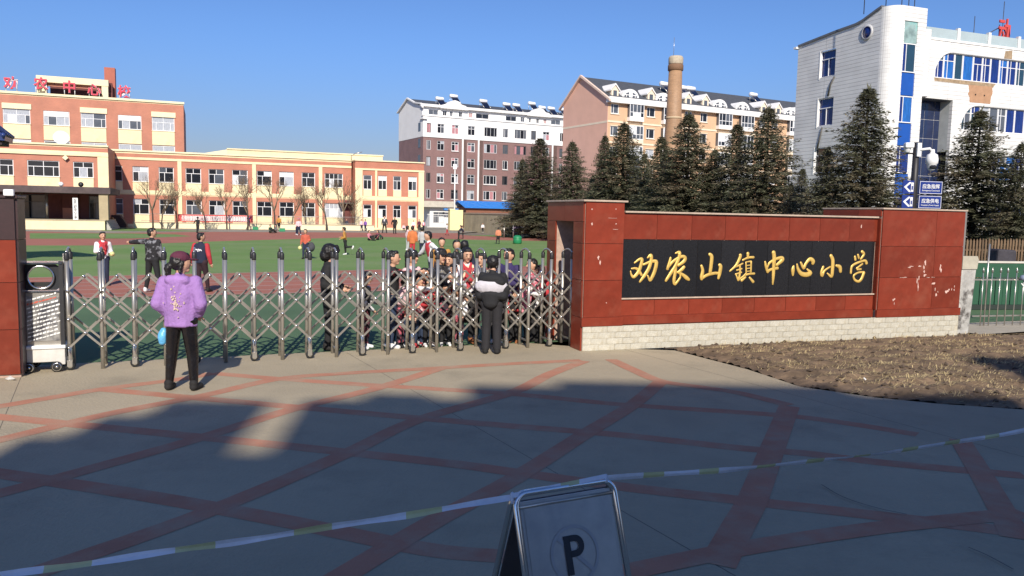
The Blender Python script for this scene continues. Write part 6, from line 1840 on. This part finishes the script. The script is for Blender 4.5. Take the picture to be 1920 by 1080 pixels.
# children pressed against the inside of the gate
def inside_gate(px, back=.30):
    back += .05
    """a spot on the yard side of the gate seen at this bearing"""
    u, z = GF.uz(px, hor(px), GD+back); return GF.w(u, GD+back)
person('teenager all in black with thick fluffy hair standing sideways behind the gate', inside_gate(616,.28), R_(100), 1.60, .012, arms=('bent','bent'), top=BLK, pants=BLK, shoes=SHOEB, hair='fluffy', bulk=1.15, nod=R_(10))
person('small child in black with a white striped sleeve behind the gate', inside_gate(684,.25), R_(75), 1.17, .012, arms=('bent','low'), top=BLK, sleeve=patterned('striped_sleeve', (.02,.02,.02), (.7,.7,.72), 9, .48, .50), pants=DPAT, shoes=SHOEW, hair='short', kid=1.15, nod=R_(15))
person('boy in dark jacket reaching a red striped arm to the right behind the gate', inside_gate(737,.28), R_(92), 1.50, .012, arms=('front',((.12,-.10,.78),(.07,-.27,.80))), legs=('stand','wide'), top=BLK, sleeve=patterned('red_striped_sleeve', (.014,.012,.014), (.40,.04,.05), 9, .52, .56), pants=JEAN, shoes=SHOEW, kid=1.05)
person('girl with black hat and pale pink coat at the gate, behind the reaching boy', inside_gate(773,.45), R_(60), 1.50, .012, arms=('bent','hold'), top=PPINK, pants=DPAT, shoes=SHOEB, hair='long', cap=BLK, kid=1.05)
person('small child in pink floral coat crouched at the gate left of the camouflage jacket', inside_gate(787,.18), R_(40), 1.12, .012, arms=('hold','bent'), top=PFLOR, pants=JEAN, shoes=RED, hair='bob', kid=1.18, bulk=1.2)
person('child in black and grey patterned jacket with black cap at the gate', inside_gate(824,.33), R_(35), 1.53, .012, arms=('hold','front'), top=CAMO, pants=BLK, shoes=SHOEB, cap=BLK, kid=1.05, lean=R_(6))
person('little child in dark clothes crouching low at the gate below the patterned jacket', inside_gate(838,.15), R_(10), .98, .012, arms=('hold','low'), top=DPAT, pants=BLK, shoes=SHOEW, kid=1.25, bulk=1.2, nod=R_(20))
person('girl with white sleeves and red floral vest and scarf at the gate, brown boots', inside_gate(876,.30), R_(18), 1.56, .012, arms=('bent','low'), top=WHT, vest=FLOR, scarf=RED, pants=BLK, skirt=True, shoes=BRN, hair='pony', kid=1.02, nod=R_(12))
person('child in dark grey behind the red vested girl at the gate', inside_gate(905,.50), R_(-20), 1.45, .012, arms=('bent','bent'), top=cloth('dark_grey', (.05,.05,.06)), pants=BLK, shoes=SHOEW, kid=1.05)
person('boy in dark purple quilted jacket at the gate beside the girl in black', inside_gate(956,.32), R_(-35), 1.54, .012, arms=('hold','bent'), top=cloth('dark_purple_quilt', (.035,.025,.10)), pants=BLK, shoes=SHOEB, kid=1.03, bulk=1.25)
person('small child in red and pink at the right end of the gate', inside_gate(1000,.28), R_(-60), 1.36, .012, arms=('hold','bent'), top=PFLOR, pants=BLK, shoes=SHOEB, kid=1.1, bulk=1.1)
person('little child in bright pink leaning low near the right end of the gate', inside_gate(985,.15), R_(-30), 1.02, .012, arms=('low','hold'), top=PNK, pants=BLK, shoes=SHOEB, kid=1.2)
for lab, px, back, rz, H, kw in [
 ('little child in white coat squatting low at the gate beside the red vested girl', 862,.14,20,.92,dict(top=WHT,pants=DPAT,shoes=SHOEB,hair='bob',arms=('low','hold'))),
 ('small child in bright red coat pressed to the gate under the camouflage elbow', 806,.16,30,1.05,dict(top=RED,pants=BLK,shoes=SHOEW,arms=('hold','hold'))),
 ('small child in white and pink print leaning on the gate left of the purple jacket', 936,.20,-10,1.12,dict(top=PFLOR,sleeve=WHT,pants=BLK,shoes=SHOEW,hair='bob',lean=R_(12),arms=('hold','front'))),
 ('low crouching child with red sleeves at the right part of the gate', 968,.14,-20,.85,dict(top=BLK,sleeve=RED,pants=BLK,shoes=BRN,arms=('hold','low'))),
 ('child in pale pink hooded coat bending at the gate near the black hat girl', 755,.22,60,1.15,dict(top=PPINK,hood=True,pants=DPAT,shoes=SHOEB,hair='pony',lean=R_(18),arms=('front','hold'))),
 ('child in red jacket seen between the purple jacket and the small pink child', 1016,.42,-40,1.25,dict(top=RED,pants=BLK,shoes=SHOEB,arms=('hold','hold'))),
 ('child in white shirt behind the camouflage jacket, half hidden', 843,.55,-10,1.42,dict(top=WHT,scarf=RED,pants=BLK,shoes=SHOEB,hair='bob')),
 ('child in white jacket with red scarf squeezed in left of the red vested girl', 852,.30,10,1.28,dict(top=WHT,scarf=RED,pants=JEAN,shoes=SHOEW,hair='bob',arms=('front','hold'))),
 ('small child in pink jacket with white sleeves just left of the patterned jacket', 798,.30,35,1.22,dict(top=PNK,sleeve=WHT,pants=JEAN,shoes=SHOEW,hair='pony',arms=('hold','front'))),
 ('low child in red and white print crouched at the bars under the reaching arm', 768,.12,40,.88,dict(top=FLOR,pants=JEAN,shoes=SHOEW,arms=('low','front'))),
 ('small child in white with red collar near the right end of the gate', 1008,.20,-35,1.08,dict(top=WHT,scarf=RED,pants=BLK,shoes=SHOEB,arms=('front','hold'))),
]: person(lab, inside_gate(px, back), R_(rz), H, .013, kid=1.18 if H < 1.2 else 1.08, detail=True, **kw)
# on the near track
person('boy in white sleeved jacket and red vest holding a ball on the near track', G(195,535), R_(40), 1.42, .018, arms=('bent','hold'), legs=('stand','fwd'), top=WHT, vest=RED, scarf=RED, pants=NVY, shoes=SHOEB, kid=1.05, detail=True)
tag(remesh(MB().lathe([(0,-.07),(.05,-.05),(.07,0),(.05,.05),(0,.07)], 12).build('yellow_ball', mat('pale_yellow_ball', (.62,.58,.25), .6), loc=G(195,535)+Vector((.27,-.05,.86))), .01), 'pale yellow ball in the hand of the boy with the red vest', 'ball')
person('boy in black camouflage pointing left with a straight arm on the near track', G(287,548), R_(168), 1.60, .018, arms=('side','down'), legs=('wide','wide'), top=CAMO, pants=BLK, shoes=SHOEW, turn=R_(-50), bulk=1.15, detail=True)
tv, U, Hd, HM, k_ = person('boy in navy varsity jacket with red sleeves seen from behind', G(378,548), R_(172), 1.50, .018, arms=('down','down'), legs=('stand','fwd'), top=NVY, sleeve=RED, pants=cloth('dark_maroon', (.03,.012,.018)), shoes=SHOEB, bulk=1.15, turn=R_(-45), detail=True)
q = MB()
for k in range(9):
    x = -.05+.012*k; z = .715+rngm.uniform(-.02,.02); r = .016
    p = U((x,.10,z)); q.prism([(p.x-r,p.z-r),(p.x+r,p.z-r*.6),(p.x+r*.7,p.z+r),(p.x-r,p.z+r*.8)], .118+.0011*k, .121+.0011*k, 'y')
q.build('white_back_print', WHT, tv, fix=True)
# crowd behind the gate group
mid = [
 ('boy in white sleeves and red vest running left behind the gate crowd', 812,21.5,1.62,-60,dict(top=WHT,vest=RED,pants=NVY,shoes=SHOEB,lean=R_(14),arms=('back','out'),legs=('fwd','rear'))),
 ('boy in mustard jacket facing the gate behind the crowd', 829,19.5,1.50,10,dict(top=TAN,pants=BLK,shoes=SHOEB)),
 ('dark haired child in black print jacket, left of two heads behind the crowd', 857,17.5,1.52,20,dict(top=CAMO,pants=BLK,shoes=SHOEB)),
 ('child seen from behind with round black hair, right of two heads behind the crowd', 872,17.8,1.50,170,dict(top=NVY,pants=BLK,shoes=SHOEB,hair='bob')),
]
for lab, px, d, H, rz, kw in mid: person(lab, PD(px,d), R_(rz), H, .018, kid=1.05, **kw)
far = [
 ('child in red jacket with a dark rucksack walking on the turf', 573,485,1.27,0,dict(top=cloth('brick_red', (.48,.10,.06)),pants=NVY,shoes=SHOEB,arms=('bent','down'),legs=('stand','fwd'),kid=1.12)),
 ('boy in mustard sweater running to the left on the turf', 647,478,1.33,-90,dict(top=TAN,pants=BLK,shoes=SHOEW,arms=('bent','hold'),legs=('runup','stand'),lean=R_(6),kid=1.08)),
 ('child in long orange coat seen from behind, middle of the trio on the turf', 773,478,1.42,180,dict(top=ORG,pants=RED,shoes=SHOEB,hair='short',hem=.40,bulk=1.25,kid=1.08)),
 ('child in pale grey coat, right of the trio on the turf', 791,477,1.36,175,dict(top=GRY,pants=NVY,shoes=SHOEB,hair='bob',hem=.42,bulk=1.15,kid=1.08)),
 ('child in pink top, left of the trio on the turf', 764,470,1.36,120,dict(top=PPINK,pants=GRY,shoes=SHOEW,hair='long',kid=1.08)),
 ('child in pink sitting on the edge of the turf', 692,451,1.28,60,dict(top=PNK,pants=BLK,shoes=SHOEB,legs=('sit','sit'),drop=.43,arms=('low','low'),kid=1.1)),
 ('dark clothed child sitting beside the child in pink on the turf', 708,450,1.28,-40,dict(top=DPAT,pants=BLK,shoes=SHOEB,legs=('sit','sit'),drop=.43,arms=('low','hold'),kid=1.1)),
 ('child in dark green lying low at the right of the sitting pair', 717,449,1.2,-80,dict(top=cloth('dark_green', (.015,.05,.03)),pants=BLK,shoes=SHOEB,legs=('sit','sit'),drop=.43,lean=R_(45),arms=('low','low'),kid=1.1)),
 ('man in dark jacket over pale shirt standing on the far track', 721,437,1.72,0,dict(top=cloth('dark_grey', (.05,.05,.06)),scarf=WHT,pants=BLK,shoes=SHOEB,legs=('wide','wide'))),
 ('man all in black standing with hands behind on the far track', 740,438,1.68,20,dict(top=BLK,pants=BLK,shoes=SHOEB,arms=('back','back'))),
 ('child in pale pink top beside a child in purple at the end block', 678,433,1.25,30,dict(top=PPINK,pants=NVY,shoes=SHOEB,kid=1.1)),
 ('child in purple top at the end block', 685,433,1.25,-30,dict(top=PURP,pants=NVY,shoes=SHOEB,kid=1.1)),
 ('child in pink cap and white top standing on the far track', 560,441,1.42,10,dict(top=PPINK,pants=NVY,shoes=SHOEW,cap=PNK,legs=('wide','stand'),kid=1.1)),
 ('child in white leaning beside the pink capped child', 556,440,1.2,80,dict(top=NVY,pants=NVY,shoes=SHOEW,lean=R_(30),kid=1.1)),
 ('child in dark clothes sitting on the yard left of the green crate', 507,437,1.3,50,dict(top=cloth('dark_green', (.015,.05,.03)),pants=BLK,shoes=SHOEB,legs=('sit','sit'),drop=.43,arms=('low','low'),kid=1.1)),
 ('child in grey sitting on the yard between the dark one and the crate', 517,437,1.3,-50,dict(top=cloth('mid_grey', (.14,.13,.13)),pants=BLK,shoes=SHOEB,legs=('sit','sit'),drop=.43,arms=('hold','low'),kid=1.1)),
 ('child in mustard and black standing at the low wall by a thick bare tree', 523,432,1.5,170,dict(top=TAN,pants=BLK,shoes=SHOEB)),
 ('child in blue throwing both arms up near the end of the banner', 466,431,1.5,60,dict(top=cloth('royal_blue', (.03,.03,.20)),pants=MAR,shoes=SHOEB,arms=('up','up'),legs=('fwd','rear'))),
 ('child in black running before the left part of the banner', 371,437,1.38,170,dict(top=BLK,pants=BLK,shoes=SHOEB,arms=('out','back'),legs=('stand','rear'),kid=1.1)),
 ('small child in dark blue at the low wall behind the running boy', 650,430,1.2,0,dict(top=NVY,pants=BLK,shoes=SHOEB,kid=1.1)),
 ('child in white sitting at the foot of the end block, left one', 757,433,1.15,10,dict(top=PPINK,pants=BLK,shoes=SHOEB,legs=('sit','sit'),drop=.3,kid=1.1)),
 ('child in pale pink standing at the end block behind the orange coat', 775,433,1.2,0,dict(top=WHT,pants=RED,shoes=SHOEB,kid=1.1)),
 ('child in dark red standing at the right corner of the end block', 786,432,1.3,20,dict(top=MAR,pants=BLK,shoes=SHOEB,kid=1.1)),
 ('child in white and pink at the corner of the end block, rightmost', 794,433,1.2,-20,dict(top=PNK,vest=WHT,pants=BLK,shoes=SHOEB,kid=1.1)),
 ('small child in white top and red trousers running near the rear gate', 838,441,1.1,90,dict(top=WHT,pants=RED,shoes=SHOEB,legs=('fwd','rear'),kid=1.15)),
 ('dark clothed children bent over together on the far track, left one', 860,449,1.2,110,dict(top=NVY,pants=BLK,shoes=SHOEB,lean=R_(40),arms=('front','front'),kid=1.12)),
 ('maroon clothed child bent over beside the dark one on the far track', 868,447,1.15,-80,dict(top=MAR,pants=BLK,shoes=SHOEB,lean=R_(30),kid=1.12)),
 ('tiny child in white walking before the beige wall', 905,436,1.05,0,dict(top=WHT,pants=BLK,shoes=SHOEW,legs=('fwd','stand'),kid=1.15)),
 ('child in orange vest standing on the turf edge left of the green bin', 934,457,1.15,175,dict(top=cloth('salmon', (.62,.22,.12)),pants=BLK,shoes=SHOEB,legs=('wide','stand'),bulk=1.3,kid=1.1)),
]
for lab, px, py, H, rz, kw in far:
    p = G(px,py); d = p.y
    person(lab, p, R_(rz), H, .022 if d < 50 else .030, detail=False, **kw)
pr = PD(573,34.7)
bk = thing('rucksack', 'dark rucksack hanging at the side of the child in the red jacket', 'bag', G(579,485)+Vector((.12,-.05,.52)))
q = MB(); ell(q, (0,0,0), .17,.12,.22); ell(q, (0,-.08,-.06), .12,.07,.11); remesh(q.build('bag_body', cloth('dark_grey', (.05,.05,.06)), bk), .02)
yb = thing('yellow_bag', 'small pale yellow bag in the hand of the child in the red jacket', 'bag', G(563,485)+Vector((0,-.05,.48)))
q = MB(); ell(q, (0,0,0), .09,.07,.09); remesh(q.build('bag_body', mat('pale_yellow_ball', (.62,.58,.25), .6), yb), .02)
